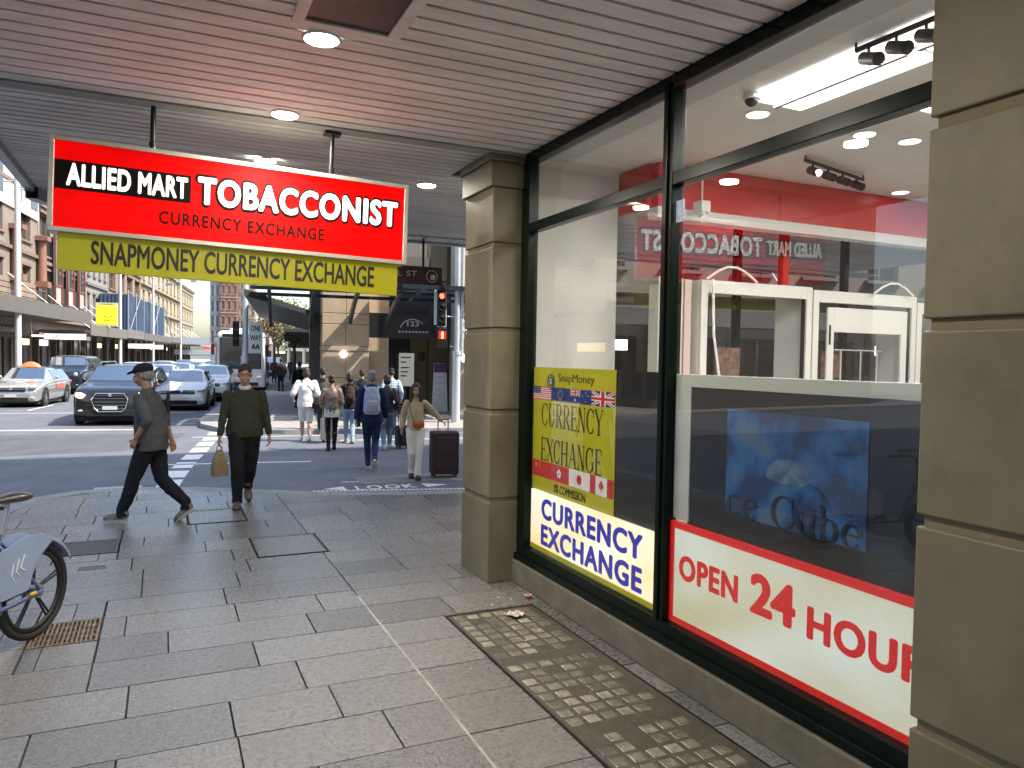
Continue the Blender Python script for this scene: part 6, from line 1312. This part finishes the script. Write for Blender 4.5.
mb=MB(); W_(mb,3.45,FV+3.12,0,4.45,FV+3.18,2.5); d_=mb.build('entrance_door',M['wing_dark'],b); mb=MB(); W_(mb,3.42,FV+3.05,0,3.50,FV+3.12,2.55); W_(mb,3.92,FV+3.05,0,3.98,FV+3.12,2.5); W_(mb,4.42,FV+3.05,0,4.5,FV+3.12,2.55); W_(mb,3.5,FV+3.05,2.3,4.42,FV+3.11,2.4); mb.build('door_frame',M['dkmetal'],d_)
mb=MB(); W_(mb,3.95,FV+2.0,.9,4.5,FV+2.05,2.1); o=mb.build('notice_panel',mat('notice_white',(.6,.58,.53),.5,emit=.15),b); mb=MB()
for i,(a_,w__) in enumerate(((1.92,.36),(1.75,.2),(1.55,.3),(1.4,.26),(1.25,.2))): W_(mb,4.02,FV+1.99,a_,4.02+w__,FV+1.998,a_+.045)
mb.build('notice_print',M['black'],o)
mb=MB(); mb.ell((4.95-4,FV+2.97-FV,2.0),.14,.04,.18); mb.build('round_plaque',mat('plaque_brown',(.07,.03,.025),.5),b)
mb=MB(); mb.ell((1.83-4,-.03,2.02),.11,.05,.12); mb.build('wall_light',emis('wall_lamp_face',(1,.97,.9),2.2,(.9,.9,.85)),b)
mb=MB(); mb.ell((5.55-4,-1.5,1.95),.11,.06,.14); mb.build('wall_light',emis('wall_lamp_face2',(1,.93,.8),2.0,(.9,.9,.85)),b)
mb=MB(); text_on(mb,'123',(4.02-4,-.30+1.0,3.02),(1,0,0),(0,0,1),.42,.18,.03,.02); mb.torus((.22,.70,2.80),(0,1,0),.46,.018,n=20,k=6,a0=-1.2,a1=1.2); 
for i in range(9): mb.box(-.28+i*.12,.69,2.80,-.2+i*.12,.71,2.86)
mb.build('street_number',mat('number_grey',(.5,.52,.52),.5),b,fixn=False)
mb=MB(); W_(mb,1.15,FV+2.0,4.3,4.9,FV+14,5.5); W_(mb,4.91,FV+2.0,4.3,9.4,FV+14,12.0); W_(mb,1.15,FV+1.4,5.0,4.9,FV+2.0,5.5); mb.build('upper_wall',bs,b)
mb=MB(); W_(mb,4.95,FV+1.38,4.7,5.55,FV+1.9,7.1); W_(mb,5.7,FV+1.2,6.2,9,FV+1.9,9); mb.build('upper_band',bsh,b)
# canopy : steel beams with glass over
ca=mat('canopy_steel',(.05,.06,.075),.4,.5,var=.1); cg=mat('canopy_glass',(.10,.13,.17),.15,spec=.8)
zc=3.98
mb=MB(); W_(mb,-1.0,FV-3.1,zc,9,FV-2.95,zc+.13); W_(mb,-1.0,FV-1.9,zc-.1,9,FV-1.8,zc); W_(mb,-1.0,FV-.8,zc-.2,9,FV-.7,zc-.1)
for i in range(8):
    u=-.45+i*1.25; rs=[]
    for t in range(9):
        v=FV-2.95+t*.42; zz=zc-.05-(t/8)**1.5*.75; hgt=.10+.22*(t/8); rs.append([(u-.05-4,v-FV,zz-hgt),(u+.05-4,v-FV,zz-hgt),(u+.05-4,v-FV,zz),(u-.05-4,v-FV,zz)])
    mb.rings(rs,smooth=False); W_(mb,u-.03,FV-3.2,zc+.02,u+.03,FV-3.0,zc+.22)
cn=mb.build('canopy_beam',ca,b)
mb=MB()
for i in range(8):
    for j in range(4):
        if j==3 and i<3: continue
        u=-.95+i*1.25; W_(mb,u+.05,FV-2.9+j*.8,zc+.02+.03*(j%2),u+1.18,FV-2.2+j*.8,zc+.035+.03*(j%2))
mb.build('canopy_panel',cg,cn)
mb=MB(); mb.add([(x-4,y-FV,z) for x,y,z in ((-1.2,FV-1.0,3.75),(1.1,FV+.5,3.2),(1.1,FV+13,3.2),(-1.2,FV+13,3.75),(-1.2,FV-1.0,3.95),(1.1,FV+.5,3.35),(1.1,FV+13,3.35),(-1.2,FV+13,3.95))],[(0,3,2,1),(4,5,6,7),(0,1,5,4),(1,2,6,5),(2,3,7,6),(3,0,4,7)]); mb.build('side_canopy',dk,b)
# A-frame sign
rt=root('pavement_sign',tuple(S(5.35,FV+1.4,0)),-TH,'tall white sandwich board with purple top in the entrance alcove','sign')
mb=MB(); mb.poly([(-.30,0),(.30,0),(.22,1.75),(-.22,1.75)],.05,'y',0); mb.build('panel',M['white'],rt,bevel=.01); mb=MB(); mb.poly([(-.232,1.42),(.232,1.42),(.215,1.74),(-.215,1.74)],.01,'y',-.012); mb.build('header',mat('purple_header',(.10,.05,.16),.5),rt)
mb=MB()
for i in range(4): mb.box(-.15,-.008,1.25-i*.22,.12-.02*i,-.002,1.27-i*.22)
mb.build('print_lines',M['grey_metal'],rt)
# right side further along
facade('sunlit_building',-1,3.2,42,70,6.5,'pale sunlit building beyond the corner building',(.55,.50,.42),(.5,.46,.4),1,8,(3.2,3.2,.5,(.06,.055,.05)))
facade('sunlit_building',-1,3.6,70.1,130,7.5,'long cream building at the far right of the street',(.60,.54,.42),(.5,.46,.4),1,14,(3.2,3.2,.5,(.3,.28,.25)))
facade('end_building',1,175,-6,14,7.5,'pale block closing the view over the coach',(.62,.58,.5),(.5,.46,.4),1,7,None,turn=1)
facade('added_dark_building',1,25.6,9.7,60,13,'dark fronted building added across the cross street to darken the view through the shop',(.16,.14,.12),(.12,.11,.1),2,16,(2.6,3.3,.5,(.08,.08,.08)),turn=1,z0=4.6)  # added dark front, keeps the view behind the shop glass dark
# street trees on the far footpath
def tree(u,v,hh,r,label,col):
    rt=root('street_tree',tuple(S(u,v,0)),0,label,'tree','trees along the far footpath'); rr=random.Random(int(v*7)); mb=MB(); mb.loft([((0,0,0),.16,.16),((.05,0,hh*.3),.12,.12),((0,.05,hh*.55),.08,.08)],10)
    cl=[]
    for i in range(9):
        a_=rr.random()*2*PI; e=Vector((math.cos(a_)*r*.6*rr.random(),math.sin(a_)*r*.6*rr.random(),hh*(.55+.35*rr.random()))); mb.loft([((.0,.03,hh*.4),.05,.05),(tuple(e),.02,.02)],6); cl.append(e)
    mb.build('trunk',mat('bark_%d'%int(v),(.10,.075,.055),.9,var=.3,scale=9),rt); mb=MB()
    for e in cl:
        for k in range(170):
            q=e+Vector((rr.gauss(0,1),rr.gauss(0,1),rr.gauss(0,.8)))*r*.28; n_=Vector((rr.gauss(0,1),rr.gauss(0,1),rr.gauss(0,1))).normalized(); t=n_.orthogonal().normalized()*.10; w_=n_.cross(t).normalized()*.06; mb.add([q-t,q-w_,q+t,q+w_],[(0,1,2,3)])
    mb.build('crown',mat('leaf_%d'%int(v),col,.7,island=.4),rt,fixn=False)
tree(.6,56,6.0,2.0,'leafy street tree nearest the corner building canopy',(.16,.18,.05)); tree(-.9,66,6.2,2.4,'autumn tinted street tree beside the pale blue car',(.16,.09,.03)); tree(-.8,90,6.5,2.6,'last street tree down the sunlit footpath',(.11,.11,.04))
